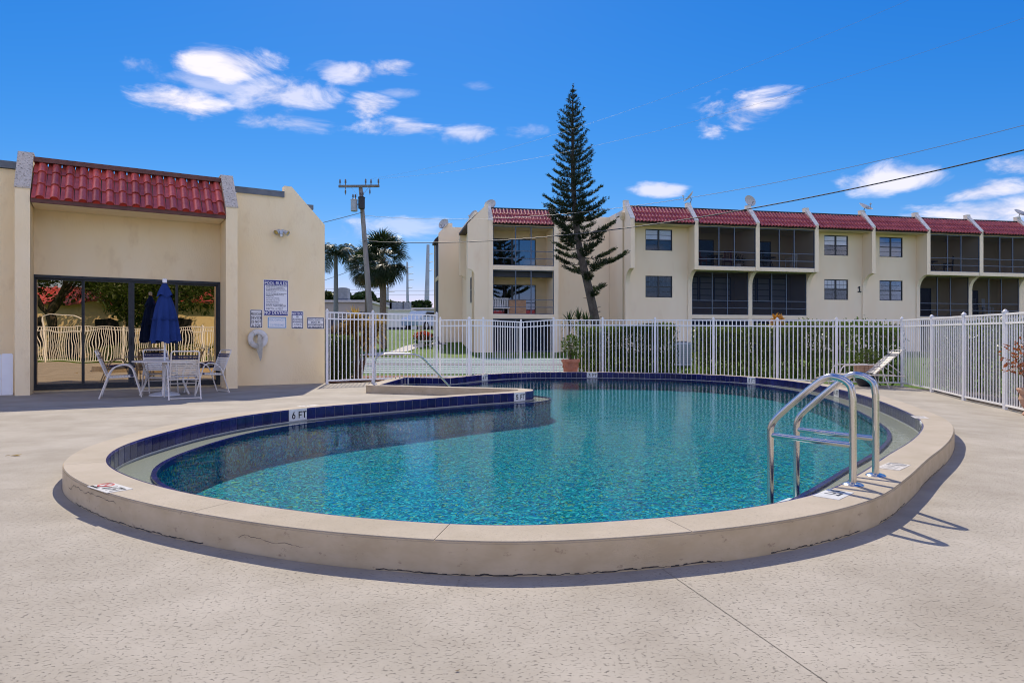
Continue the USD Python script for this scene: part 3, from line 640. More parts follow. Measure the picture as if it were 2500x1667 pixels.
for c in range(nrow):
    t0 = .27 + c * wt
    for r, (s, Lt) in enumerate([(-.07, .50), (.36, .50), (.78, .44)]):
        j = rng.uniform(-1, 1, 3)
        part(club, 'roof_tile', on_slope(barrel(wt * .985, Lt, .076), t0 + j[0] * .004, s + j[1] * .008, .02 + r * .004 + .004 * j[2]), 'roof_tile', smooth=35)
    a = np.linspace(np.pi, 0, 8); cx = wt * .62
    half = Polygon([(cx - .070, -.03)] + [(cx + .068 * math.cos(q), .01 + .062 * math.sin(q)) for q in a] + [(cx + .070, -.03)])
    v, f = ext(half, 0, .03, 'y'); part(club, 'tile_closure', on_slope((v, f), t0, -.055, .02), 'tile_edge')
part(club, 'roof_flashing', bar((4.17, RO - .03, 4.765), (5.415, RO - .03, 4.765), .02, .15, up=(0, 0, 1)), 'flashing')
part(club, 'roof_flashing', bx(-7, -.002, RO - .05, RO + .2, 4.69, 4.84), 'flashing')
# sliding glass doors: outer frame, four panels each with its own stiles and pane
fr = part(club, 'door_frame', cat(bx(D0, D1, RO - .035, RO + .10, DZ1 - .06, DZ1), bx(D0, D1, RO - .035, RO + .10, DZ0, DZ0 + .07), bx(D0, D0 + .06, RO - .035, RO + .10, DZ0 + .07, DZ1 - .06), bx(D1 - .06, D1, RO - .035, RO + .10, DZ0 + .07, DZ1 - .06)), 'frame_dark')
edges = [D0 + .06, 1.137, 2.06, 2.986, D1 - .06]
for k in range(4):
    a, b = edges[k], edges[k + 1]; oo = RO + (.0 if k in (1, 2) else .035); w = .05
    ra, rb = (.06 if k == 2 else .03), (.06 if k == 1 else .03)
    z0, z1 = DZ0 + .072, DZ1 - .062
    d = part(club, 'door_panel', cat(bx(a + .002, a + ra, oo, oo + .03, z0, z1), bx(b - rb, b - .002, oo, oo + .03, z0, z1), bx(a + ra, b - rb, oo, oo + .03, z0, z0 + .05), bx(a + ra, b - rb, oo, oo + .03, z1 - .04, z1)), 'frame_dark' if k != 2 else 'frame_dark')
    part(d, 'pane', bx(a + ra, b - rb, oo + .012, oo + .018, z0 + .05, z1 - .04), 'glass_bronze')
    if k in (1, 2):
        x = b - .03 if k == 1 else a + .03
        part(d, 'handle', rbox(x - .012, x + .012, oo - .03, oo + .001, 1.0, 1.16, .005), 'frame_dark')
# twin-lamp floodlight
t, z = cw(685, 566)
fl = thing('floodlight', 'twin headed metal floodlight high on the tan wall above the pool signs', 'wall lamp', (*cb(t, RO), z), CROT)
part(fl, 'junction_box', rbox(-.045, .045, -.075, .0, -.055, .05, .01), 'lamp_body')
for s in (-1, 1):
    ax = np.array([s * .62, -.62, -.48]); ax /= np.linalg.norm(ax)
    u = np.cross(ax, [0, 0, 1]); u /= np.linalg.norm(u); w = np.cross(u, ax)
    def place(m): v = m[0]; return np.array([s * .055, -.05, .035]) + v[:, :1] * u + v[:, 1:2] * w + v[:, 2:] * ax, m[1]
    h = part(fl, 'lamp_head', place(lathe([(0, -.03), (.03, -.03), (.034, .03), (.062, .12), (.066, .15), (.060, .15), (.055, .13), (0, .13)], 16)), 'lamp_body', smooth=40)
    part(h, 'lens', place(lathe([(0, .140), (.054, .136), (.054, .132)], 16)), 'lamp_lens')
part(fl, 'sensor', rbox(-.03, .03, -.085, -.02, -.115, -.056, .008), 'white_plastic')
# signs
def sign(name, label, px0, py0, px1, py1, border=None, bw=.012, rr=.02, face='sign_white'):
    (t0, z1), (t1, z0) = cw(px0, py0), cw(px1, py1)
    w, h = t1 - t0, z1 - z0
    s = thing(name, label, 'sign', (*cb(t0, RO - .0035), z0), CROT)
    R = lambda d: sbox(d + rr, d + rr, w - d - rr, h - d - rr).buffer(rr - d * .5, quad_segs=4) if rr > 0 else sbox(d, d, w - d, h - d)
    part(s, 'plate', ext(R(0), -.003, 0, 'y'), face)
    if border: part(s, 'border', ext(R(.006).difference(R(.006 + bw)), -.0045, -.003, 'y'), border)
    return s, w, h
def wtext(s, text, h, x, z, m, sx=1.0, bold=True, centre=True): txt(s, text, h, m, (x, -.0032, z), sx=sx, bold=bold, centre=centre, depth=.0018)
s, w, h = sign('pool_rules_sign', 'tall pool rules sign with navy header and NO DIVING footer', 643, 680.5, 703.5, 770, rr=0)
part(s, 'border', ext(sbox(.012, .012, w - .012, h - .012).difference(sbox(.030, .030, w - .030, h - .030)), -.0045, -.003, 'y'), 'sign_navy')
part(s, 'header', bx(.030, w - .030, -.0046, -.003, h - .135, h - .030), 'sign_navy'); part(s, 'footer', bx(.030, w - .030, -.0046, -.003, .030, .125), 'sign_navy')
txt(s, 'POOL RULES', .072, 'sign_white', (w / 2, -.0046, h - .118), sx=.90, centre=True); txt(s, 'NO DIVING', .074, 'sign_white', (w / 2, -.0046, .04), sx=1.02, centre=True)
zz = h - .165
for l in ['NO FOOD OR BEVERAGES IN THE POOL OR ON', 'THE POOL WET DECK. COMMERCIALLY', 'BOTTLED WATER IN PLASTIC BOTTLES IS', 'ALLOWED ON THE POOL WET DECK FOR POOL', 'PATRON HYDRATION.', '', 'NO GLASS OR ANIMALS IN THE FENCED POOL', 'AREA OR 50 FEET FROM ANY UNFENCED', 'SWIMMING POOL.', '', 'BATHING LOAD: 22 PERSONS.', '', 'POOL HOURS: 7 A.M. TO 7 P.M.', '', 'SHOWER BEFORE ENTERING.', '', 'DO NOT SWALLOW THE POOL WATER.']:
    if l: txt(s, l, .0195, 'sign_ink', (.06, -.0032, zz), sx=.82, bold=True, depth=.0015)
    zz -= .034 if l else .016
wtext(s, 'POOL MAXIMUM', .047, .06, .228, 'sign_ink', .90, False, False); wtext(s, 'DEPTH: 6 FEET', .047, .06, .153, 'sign_ink', .90, False, False)
s, w, h = sign('rescue_sign', 'portrait sign reading RESCUE DEVICE IS NOT A TOY above the life ring', 610, 754, 640.5, 799, 'sign_ink')
for k, l in enumerate(['RESCUE', 'DEVICE', 'IS NOT', 'A TOY']): wtext(s, l, .062, w / 2, h - .135 - k * .096, 'marker_black', .78)
s, w, h = sign('capacity_sign', 'pale sign with light blue writing POOL CAPACITY 22 PERSONS under the rules sign', 653, 771.5, 699, 800, 'sign_blue')
wtext(s, 'POOL CAPACITY', .040, w / 2, h * .66, 'sign_blue', .98, False); wtext(s, '22 PERSONS', .040, w / 2, h * .22, 'sign_blue', .98, False)
s, w, h = sign('notice_sign', 'small sign with navy NOTICE header about alcoholic beverages', 711, 757.5, 740.5, 801, 'sign_ink')
part(s, 'header', bx(.016, w - .016, -.0046, -.003, h - .108, h - .014), 'sign_navy')
txt(s, 'NOTICE', .062, 'sign_white', (w / 2, -.0046, h - .092), sx=.86, centre=True)
for k, (l, hh) in enumerate([('NO', .040), ('ALCOHOLIC', .040), ('BEVERAGES', .040), ('ALLOWED IN', .030), ('POOL AREA', .030)]): wtext(s, l, hh, w / 2, h - .165 - k * .064, 'sign_ink', .72)
s, w, h = sign('guests_sign', 'wide sign reading POOL GUESTS MUST BE ACCOMPANIED BY RESIDENT at the wall corner', 749, 772.5, 791.5, 801.5, 'sign_ink')
for k, l in enumerate(['POOL GUESTS', 'MUST BE', 'ACCOMPANIED', 'BY RESIDENT']): wtext(s, l, .042, w / 2, h - .088 - k * .062, 'sign_ink', .94)
# life ring on its hook with a hank of rope
(t0, z0), (t1, z1) = cw(602.5, 827), cw(653, 827); R = (t1 - t0) / 2
lr = thing('life_ring', 'weathered white life ring hung on the tan wall with a coil of rope', 'life ring', (*cb((t0 + t1) / 2, RO - .06), cw(628, 826)[1]), CROT)
a = np.linspace(0, 2 * np.pi, 37)[:-1]; rt = R * .28; Rm = R - rt
v, f = tube([(Rm * math.cos(q), 0, Rm * math.sin(q)) for q in a], rt, 12, True); v[:, 1] *= .5
part(lr, 'ring', (v, f), 'ring_white', smooth=True)
for q in (.5, 2.1, 3.7, 5.2): part(lr, 'strap', tube([(Rm * math.cos(q) + rt * 1.04 * math.cos(q) * math.cos(b), rt * .53 * math.sin(b), Rm * math.sin(q) + rt * 1.04 * math.sin(q) * math.cos(b)) for b in np.linspace(0, 2 * np.pi, 13)[:-1]], .012, 5, True), 'ring_white')
part(lr, 'hook', bar((0, .06, .07), (0, -.09, .09), .025), 'lamp_body')
rp = []
for k in range(7):
    x = .03 + (k - 3) * .013; lo = -.44 - .12 * ((k * 7) % 5) / 5
    rp.append(tube(spline([(x * .4, -.085, .10), (x - .012, -.105, -.05), (x - .03 + .012 * (k % 3), -.10, lo * .6), (.035 + x * .4, -.095, lo), (x + .022, -.11, lo * .5), (x + .012, -.10, 0), (x * .5, -.085, .095)], 4), .0068, 5))
part(lr, 'rope', cat(*rp), 'rope', smooth=True)
# white dog-eared panel against the wall at the left edge
wp = thing('vinyl_fence_panel', 'short white vinyl board panel beside the clubhouse pier', 'fence panel', (*cb(-.02, .05), -.02), CROT)
for k in range(4):
    x1 = -.012 - k * .193
    part(wp, 'board', ext(Polygon([(x1 - .188, .035), (x1, .035), (x1, .83), (x1 - .02, .86), (x1 - .168, .86), (x1 - .188, .83)]), 0, .022, 'y'), 'white_plastic')
part(wp, 'post', rbox(-.90, -.80, -.03, .05, 0, .80), 'white_plastic')

# ------------------------------------------------------------------ apartment block (local frame: t along the front, o back, z up)
AO = np.array([0.0, 36.1]); AE = np.array([.9806, .1961]); AN = np.array([-.1961, .9806]); AROT = math.degrees(math.atan2(.1961, .9806))
apt = thing('apartment_building', 'long three storey cream apartment block with red tile mansards and screened balconies', 'building', (AO[0], AO[1], 0), AROT)
def ab(t, o): return tuple(AO + t * AE + o * AN)
BAY = 3.77; FT = [6.75 + BAY * k for k in range(9)]
FZ = [.0, 2.62, 5.32]; EAVE, RIDGE, RD = 7.63, 8.60, 1.0
LOWF = .80                                # how far the lower storeys stand behind the upper front
def fin(t, w=.24, deep=2.35, corb=True, o0=0.0, parent=apt):
    a = np.linspace(np.pi / 2, 0, 9)
    low = [(LOWF * math.cos(q) + 0, 5.10 - LOWF + LOWF * math.sin(q)) for q in a] if corb else [(0, 5.0)]
    base = [(LOWF, -.4)] if corb else [(0, -.4)]
    prof = [(.0, EAVE + .22), (RD - .05, RIDGE + .28), (RD - .05, RIDGE + .40), (RD + .22, RIDGE + .40), (RD + .22, 8.2), (deep, 8.2), (deep, -.4)] + base + low[::-1]
    p = part(parent, 'fin_wall', ext(Polygon([(o0 + a, b) for a, b in prof]), t - w / 2, t + w / 2, 'x'), 'stucco_cream')
    cap = [(-.01, EAVE + .18), (-.01, EAVE + .235), (RD - .062, RIDGE + .30), (RD - .062, RIDGE + .415), (RD + .235, RIDGE + .415), (RD + .235, RIDGE + .39), (RD - .045, RIDGE + .39), (RD - .045, RIDGE + .272), (.002, EAVE + .18)]
    part(p, 'cap', ext(Polygon([(o0 + a, b) for a, b in cap]), t - w / 2 - .012, t + w / 2 + .012, 'x'), 'cream_cap')
    return p
for k, t in enumerate(FT): fin(t)
sl2 = math.atan2(RIDGE - EAVE - .05, RD)
def tiles_for(width, n, seed):
    ms = []; r_ = np.random.default_rng(seed); w = width / n
    for c in range(n):
        for s, L in ((-.10, .52), (.34, .52), (.78, .52)):
            ms.append(mv(barrel(w * .98, L, w * .32, 6, .02), (c * w + r_.uniform(-.004, .004), s + r_.uniform(-.01, .01), .03 + s * .01)))
    v, f = cat(*ms); v = v.copy(); y, z = v[:, 1].copy(), v[:, 2].copy()
    v[:, 1] = y * math.cos(sl2) - z * math.sin(sl2); v[:, 2] = y * math.sin(sl2) + z * math.cos(sl2)
    return v, f
def mansard(t0, t1, o0=0.0, seed=0):
    m = part(apt, 'mansard_roof', ext(Polygon([(o0 - .06, EAVE - .04), (o0 - .06, EAVE + .06), (o0 + RD, RIDGE), (o0 + RD + .4, RIDGE), (o0 + RD + .4, EAVE - .04)]), t0 + .121, t1 - .121, 'x'), 'fascia_dark')
    part(m, 'tiles', mv(tiles_for(t1 - t0 - .28, 17, seed), (t0 + .14, o0 - .06, EAVE + .06)), 'roof_tile_far', smooth=40, kind='stuff')
    part(m, 'ridge', bar((t0 + .125, o0 + RD + .02, RIDGE + .09), (t1 - .125, o0 + RD + .02, RIDGE + .09), .16, .08), 'fascia_dark')
for k in range(8): mansard(FT[k], FT[k + 1], 0, k)
def window(parent_t, z0, z1, w, o, blind=.5, kind=0):
    a, b = parent_t - w / 2, parent_t + w / 2; mid, zm = parent_t, (z0 + z1) / 2; q = .045
    ms = [bx(a, b, o, o + .06, z0, z0 + q), bx(a, b, o, o + .06, z1 - q, z1), bx(a, a + q, o, o + .06, z0 + q, z1 - q), bx(b - q, b, o, o + .06, z0 + q, z1 - q), bx(mid - .045, mid + .045, o + .003, o + .06, z0 + q, z1 - q)]
    for x0, x1 in ((a + q, mid - .045), (mid + .045, b - q)): ms.append(bx(x0, x1, o + .006, o + .05, zm - .028, zm + .028))
    wn = part(apt, 'window', cat(*ms), 'frame_dark')
    for x0, x1 in ((a + q, mid - .045), (mid + .045, b - q)):
        part(wn, 'pane', bx(x0, x1, o + .026, o + .030, z0 + q, z1 - q), 'glass_window' if kind < 2 else 'glass_mirror')
        for z in ((z0 + q + zm) / 2, (zm + z1 - q) / 2): part(wn, 'muntin', bx(x0, x1, o + .012, o + .024, z - .010, z + .010), 'frame_dark')
        if kind == 1: part(wn, 'grille', cat(*[bx(x, x + .012, o + .032, o + .04, zm + .03, z1 - q) for x in np.linspace(x0, x1, 4)[1:-1]]), 'frame_grey')
        if blind: part(wn, 'blind', cat(*[bx(x0, x1, o + .07, o + .075, z1 - q - (k + 1) * .052 * 1, z1 - q - k * .052 - .006) for k in range(int((z1 - z0 - 2 * q) * blind / .052))]), 'blind_white')
    part(wn, 'dark_back', bx(a, b, o + .12, o + .13, z0, z1), 'dark_room')
    return wn
def window_wall(k, spec):
    t0, t1 = FT[k] + .12, FT[k + 1] - .12; mid = (t0 + t1) / 2 + .02
    poly = sbox(t0, -.4, t1, 7.62)
    wins = [(mid, z0, z1, 1.62) for z0, z1 in ((6.22, 7.42), (3.57, 4.79), (.9, 2.1))]
    for m, z0, z1, w in wins: poly = poly.difference(sbox(m - w / 2, z0, m + w / 2, z1))
    wl = part(apt, 'wall', ext(poly, .86, 1.06, 'y'), 'stucco_cream')
    part(apt, 'soffit', bx(t0, t1, .0, .859, EAVE - .075, EAVE - .045), 'cream_inner')
    for (m, z0, z1, w), (bl, kd) in zip(wins, spec): window(m, z0, z1, w, .90, bl, kd)
window_wall(0, [(.52, 0), (0, 1), (0, 0)])
window_wall(3, [(.52, 0), (.42, 1), (0, 0)])
window_wall(4, [(.95, 2), (0, 1), (0, 0)])
window_wall(7, [(.5, 0), (0, 0), (0, 0)])
def screen_front(t0, t1, z0, z1, o, mesh, arch=0.0, name='balcony_screen', mid=(.36, .63)):
    w = t1 - t0; q = .035
    vs = [bx(t0, t0 + q, o, o + .05, z0, z1), bx(t1 - q, t1, o, o + .05, z0, z1)] + [bx(t0 + w * m - .028, t0 + w * m + .028, o - .002, o + .052, z0, z1) for m in mid]
    xs = [t0 + q] + [t0 + w * m for m in mid] + [t1 - q]
    hz = []
    for z in (z0 + .01, z0 + .40, z0 + .82, z1 - .03):
        for x0, x1 in zip(xs, xs[1:]): hz.append(bx(x0 + .027 * (x0 != xs[0]), x1 - .027 * (x1 != xs[-1]), o + .004, o + .044, z - .018, z + .018))
    s = part(apt, name, cat(*vs, *hz), 'frame_grey')
    if mesh: part(s, 'mesh', (np.array([[t0, o + .022, z0], [t1, o + .022, z0], [t1, o + .022, z1], [t0, o + .022, z1]]), np.array([[0, 1, 2], [0, 2, 3]])), mesh)
    return s
def slider(t0, t1, z0, z1, o, glass='glass_window', curtain=()):
    q = .05; m = (t0 + t1) / 2
    d = part(apt, 'sliding_door', cat(bx(t0, t1, o - .03, o, z1 - q, z1), bx(t0, t1, o - .03, o, z0, z0 + q), bx(t0, t0 + q, o - .03, o, z0 + q, z1 - q), bx(t1 - q, t1, o - .03, o, z0 + q, z1 - q), bx(m - .06, m + .06, o - .028, o, z0 + q, z1 - q)), 'frame_dark')
    part(d, 'pane', bx(t0 + q, m - .06, o - .020, o - .016, z0 + q, z1 - q), glass); part(d, 'pane', bx(m + .06, t1 - q, o - .020, o - .016, z0 + q, z1 - q), glass)
    for a, b in curtain: part(d, 'curtain', bx(t0 + q + (t1 - t0) * a, t0 + (t1 - t0) * b - q, o - .010, o - .006, z0 + q, z1 - q), 'curtain')
    part(d, 'dark_back', bx(t0, t1, o - .004, o - .002, z0, z1), 'dark_room')
BK = 2.35
def balcony_bay(k, up_glass, up_cur, lowkind, upmesh='screen_mesh', lowmesh='screen_dense'):
    t0, t1 = FT[k] + .12, FT[k + 1] - .12
    part(apt, 'wall', bx(t0, t1, BK, BK + .2, -.4, 7.62), 'cream_inner')
    part(apt, 'soffit', bx(t0, t1, .0, BK - .001, EAVE - .075, EAVE - .045), 'cream_inner')
    part(apt, 'balcony_slab', rbox(t0 - .001, t1 + .001, .03, BK - .002, 5.09, 5.315, .01), 'stucco_cream')
    part(apt, 'balcony_slab', bx(t0, t1, LOWF + .01, BK - .002, 2.38, 2.61), 'stucco_cream')
    screen_front(t0, t1, 5.316, EAVE - .08, .06, upmesh)
    screen_front(t0, t1, 2.612, 5.088, LOWF + .03, lowmesh)
    screen_front(t0, t1, -.3, 2.378, LOWF + .03, lowmesh)
    slider(t0 + .05, t0 + 2.15, 5.33, 7.15, BK, up_glass, up_cur)
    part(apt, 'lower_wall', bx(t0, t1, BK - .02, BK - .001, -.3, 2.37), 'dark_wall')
    if lowkind == 'windows':
        for a, b in ((.52, 1.08), (1.26, 2.02), (2.2, 3.2)):
            w = part(apt, 'window', cat(bx(t0 + a - .04, t0 + a, BK - .06, BK - .022, 3.45, 4.92), bx(t0 + b, t0 + b + .04, BK - .06, BK - .022, 3.45, 4.92), *[bx(t0 + a, t0 + b, BK - .06, BK - .022, z - .015, z + .015) for z in (3.47, 3.83, 4.2, 4.56, 4.90)]), 'frame_dark')
            part(w, 'curtain', bx(t0 + a, t0 + b, BK - .034, BK - .026, 3.49, 4.9), 'blind_white')
    elif lowkind == 'doors':
        slider(t0 + .1, t0 + 2.2, 2.63, 4.5, BK, 'glass_window', ((.0, .35), (.55, .75)))
    else:
        slider(t0 + .1, t0 + 2.0, 2.63, 4.4, BK, 'glass_window', ())
balcony_bay(1, 'glass_window', ((.25, .45),), 'windows')
balcony_bay(2, 'glass_window', ((.0, .38), (.55, .72)), 'windows')
balcony_bay(5, 'glass_window', ((.0, .45),), 'doors', lowmesh='screen_mesh')
balcony_bay(6, 'glass_mirror', ((.0, .45), (.55, .95)), 'plain', lowmesh='screen_mesh')
a = FT[0]
part(apt, 'body', bx(FT[0] + .15, FT[-1] - .1, BK + .22, 13, -.4, 8.3), 'stucco_cream')
part(apt, 'flat_roof', bx(FT[0] - .1, FT[-1], RD + .41, 13.1, 8.301, 8.52), 'cream_cap')
part(apt, 'side_wall', bx(FT[0] - .12, FT[0] + .12, 2.36, 4.2, -.4, 8.52), 'stucco_cream')
WO = 2.1                                  # the left wing stands back by this much
part(apt, 'link_wall', bx(FT[0] - BAY + .12, FT[0] - .13, WO + 1.4, WO + 1.65, -.4, 8.50), 'stucco_cream')
pipe = part(apt, 'downspout', tube([(FT[0] - .17, 1.05, -.3), (FT[0] - .17, 1.05, 7.95)], .05, 6), 'cream_inner')
part(pipe, 'head', hull([(FT[0] - .17 + x * s, 1.05 + y * s, z) for z, s in ((7.9, .6), (8.1, 1.2), (8.3, 1.2)) for x in (-.13, .05) for y in (-.14, .14)]), 'cream_inner')
# number 1 on the pier
txt(apt, '1', .34, 'marker_black', (FT[4] - .30, .852, 4.05), name='house_number', centre=True, depth=.02)
# left wing: one balcony bay, then three fins seen end on
L0, L1 = FT[0] - 2 * BAY, FT[0] - BAY
for t in (L0, L1): fin(t, corb=False, o0=WO, w=.26)
mansard(L0, L1, WO, 31)
t0, t1 = L0 + .13, L1 - .13; WB = WO + 1.75
part(apt, 'wall', bx(t0, t1, WB, WB + .2, -.4, 7.62), 'cream_inner')
part(apt, 'soffit', bx(t0, t1, WO, WB - .001, EAVE - .075, EAVE - .045), 'cream_inner')
for z in (5.09, 2.36): part(apt, 'balcony_slab', rbox(t0 - .001, t1 + .001, WO + .02, WB - .002, z, z + .25, .01), 'stucco_cream')
part(apt, 'beam', bx(t0, t1, WO + .3, WO + .5, 4.72, 5.088), 'dark_wall')
screen_front(t0, t1, 5.341, EAVE - .08, WO + .05, None, mid=(.37, .625)); screen_front(t0, t1, 2.612, 5.088, WO + .05, None, mid=(.37, .625)); screen_front(t0, t1, -.3, 2.358, WO + .05, 'screen_mesh', mid=(.37, .625))
slider(t0 + .02, t0 + 2.85, 5.345, 7.08, WB, 'glass_mirror'); slider(t0 + .02, t0 + 2.85, 2.615, 4.40, WB, 'glass_mirror')
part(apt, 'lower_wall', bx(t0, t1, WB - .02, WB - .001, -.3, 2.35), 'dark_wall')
def side_fin(o, tl, th=.22, tr=None, corb=.38):
    """A fin of the left-hand front, seen face on: upper part stands out to the left."""
    tr = L0 - .13 if tr is None else tr
    a = np.linspace(np.pi / 2, 0, 7)
    prof = [(tr, -.4), (tl + corb, -.4)] + [(tl + corb * math.cos(q), 5.10 - corb + corb * math.sin(q)) for q in a[::-1]] + [(tl, 7.62), (tl + .95, 8.62), (tl + .95, 8.72), (tr, 8.72)]
    if tl + .95 > tr: prof = [p for p in prof if p[0] <= tr + 1e-6][:-1] + [(tr, 7.62 + (tr - tl) * 1.05)]
    part(apt, 'fin_wall', ext(Polygon(prof), o, o + th, 'y'), 'stucco_cream')
TL = -2.06
side_fin(WO + .04, TL); side_fin(WO + 3.9, TL, tr=-.9)
part(apt, 'wall', bx(-1.68, -1.45, WO + .27, WO + 8, -.4, 8.3), 'stucco_cream')
part(apt, 'mansard_roof', ext(Polygon([(TL - .05, 7.55), (TL - .05, 7.66), (-1.1, 8.62), (-.9, 8.62), (-.9, 7.55)]), WO + .262, WO + 3.89, 'y'), 'fascia_dark')
wn = part(apt, 'window', cat(bx(-1.72, -1.66, WO + .95, WO + 1.0, 3.3, 4.75), bx(-1.72, -1.66, WO + 1.55, WO + 1.6, 3.3, 4.75), bx(-1.72, -1.66, WO + 1.0, WO + 1.55, 4.70, 4.75), bx(-1.72, -1.66, WO + 1.0, WO + 1.55, 4.0, 4.06), bx(-1.72, -1.66, WO + 1.0, WO + 1.55, 3.3, 3.35)), 'frame_dark')
part(wn, 'pane', bx(-1.70, -1.69, WO + 1.0, WO + 1.55, 3.35, 4.70), 'dark_room')
part(apt, 'downspout', tube([(-1.74, WO + .5, -.3), (-1.74, WO + .5, 5.0)], .045, 6), 'cream_inner')
part(apt, 'body', bx(-1.44, FT[0] + .1, WB + .21, 13, -.4, 8.3), 'stucco_cream'); part(apt, 'flat_roof', bx(-1.4, FT[0] - .13, WO + 1.66, 13.1, 8.301, 8.5), 'cream_cap')
# the farthest step of the left side
ob = 7.95
part(apt, 'end_wall', ext(Polygon([(-3.15, -.4), (-1.2, -.4), (-1.2, 8.35), (-2.28, 8.35), (-2.28, 8.60), (-2.58, 8.60), (-3.15, 7.95)]), ob, ob + .25, 'y'), 'stucco_cream')
part(apt, 'body', bx(-2.7, -1.46, ob + .26, 13, -.4, 8.2), 'stucco_cream')
part(apt, 'mansard_roof', ext(Polygon([(-3.38, 7.45), (-3.38, 7.58), (-2.75, 8.2), (-2.6, 8.2), (-2.6, 7.45)]), ob + .26, ob + 2.2, 'y'), 'fascia_dark')
part(apt, 'balcony_screen', bx(-3.17, -3.13, ob + .5, ob + 2.1, -.3, 7.4), 'dark_room'); part(apt, 'balcony_slab', cat(bx(-3.2, -2.71, ob + .27, ob + 2.15, 5.0, 5.25), bx(-3.2, -2.71, ob + .27, ob + 2.15, 2.3, 2.55)), 'cream_inner'); part(apt, 'end_wall', bx(-3.26, -3.18, ob + 2.05, ob + 2.2, -.4, 7.44), 'cream_inner')
# things standing on the balconies
def furn(name, label, c, t, o, z, rot=0): return thing(name, label, c, (*ab(t, o), z), AROT + rot)
def slat_chair(label, t, o, z, rot, m='dark_furniture', name='balcony_chair', back=.62):
    c = furn(name, label, 'chair', t, o, z, rot)
    part(c, 'seat', rbox(-.23, .23, -.23, .23, .40, .44), m)
    for x in (-.21, .21):
        for y, h in ((-.21, .62), (.21, .44 + back)): part(c, 'leg', bar((x, y, 0), (x, y + (.06 if y > 0 else 0), h), .035), m)
        part(c, 'arm', bar((x, -.22, .62), (x, .24, .64), .04, .03), m)
    for x in np.linspace(-.15, .15, 4): part(c, 'slat', bar((x, .215, .45), (x, .26, .44 + back - .04), .05, .015), m)
    part(c, 'top_rail', bar((-.23, .265, .42 + back), (.23, .265, .42 + back), .03, .06), m)
    return c
def table(label, t, o, z, m='dark_furniture', r=.42, h=.72):
    c = furn('balcony_table', label, 'table', t, o, z)
    part(c, 'top', lathe([(0, h), (r, h), (r, h - .03), (0, h - .03)], 18), m)
    for q in range(4):
        a = q * np.pi / 2 + .5; part(c, 'leg', bar((.1 * math.cos(a), .1 * math.sin(a), h - .03), (r * .8 * math.cos(a), r * .8 * math.sin(a), 0), .03), m)
b1, b2, b5, b6 = FT[1] + .12, FT[2] + .12, FT[5] + .12, FT[6] + .12
slat_chair('dark red backed chair on the upper balcony left of the middle', b1 + .75, 1.2, 5.32, 20, 'red_fabric'); table('dark round table on the upper balcony nearest the pine', b1 + 1.6, 1.1, 5.32)
slat_chair('dark chair at the right end of the same upper balcony as the red one', b1 + 2.4, 1.2, 5.32, -40, 'red_fabric')
pl = furn('balcony_plant', 'leafy dark plant at the right end of an upper balcony', 'plant', b1 + 3.0, 1.0, 5.32)
part(pl, 'pot', lathe([(0, 0), (.13, 0), (.17, .26), (.15, .26), (.14, .22), (0, .22)], 12), 'white_plastic')
r_ = np.random.default_rng(5); d = rdir(r_, 160, .8); part(pl, 'leaves', leaves(np.array([0, 0, .45]) + d * r_.uniform(.05, .42, (160, 1)), d, rdir(r_, 160), .16, .05), 'leaf_dark')
slat_chair('wooden curved back chair on the upper balcony second from the middle', b2 + .65, 1.1, 5.32, 150); table('dark table on the upper balcony second from the middle', b2 + 1.3, 1.2, 5.32); slat_chair('white framed low chair on the upper balcony second from the middle', b2 + 2.5, .8, 5.32, 200, 'white_plastic', back=.45)
slat_chair('dark lounge chair on the upper balcony far right', b5 + 2.3, 1.1, 5.32, 220); table('dark table on the upper balcony far right', b5 + 1.0, 1.1, 5.32)
slat_chair('grey rocking chair behind the lower screen at far right', b6 + 1.9, 1.5, 2.62, 25, 'blind_white', 'rocking_chair', .75); slat_chair('second grey rocking chair behind the lower screen, set further left', b6 + 1.3, 1.7, 2.62, 10, 'ac_grey', 'rocking_chair', .75)
cr = furn('slatted_bench', 'white slatted bench on the lower balcony left of the pine', 'bench', t0 + .55, WO + .9, 2.612)
part(cr, 'rail', cat(bar((-.5, 0, .92), (.5, 0, .92), .04, .05), bar((-.5, 0, .38), (.5, 0, .38), .04, .05)), 'white_plastic')
for x in np.linspace(-.46, .46, 10): part(cr, 'slat', bx(x - .025, x + .025, -.012, .012, .405, .90), 'white_plastic')
for x in (-.48, .48): part(cr, 'leg', bx(x - .025, x + .025, -.03, .03, 0, .35), 'white_plastic')
part(cr, 'seat', bx(-.5, .5, -.45, -.03, .34, .38), 'white_plastic')
bxx = furn('storage_cabinet', 'tan storage cabinet with a plant on top on the lower balcony left of the pine', 'cabinet', t0 + 1.6, WO + 1.2, 2.612)
part(bxx, 'carcass', rbox(-.5, .5, -.25, .25, 0, .85), 'wood'); part(bxx, 'cabinet_top', rbox(-.54, .54, -.29, .29, .852, .89), 'white_plastic')
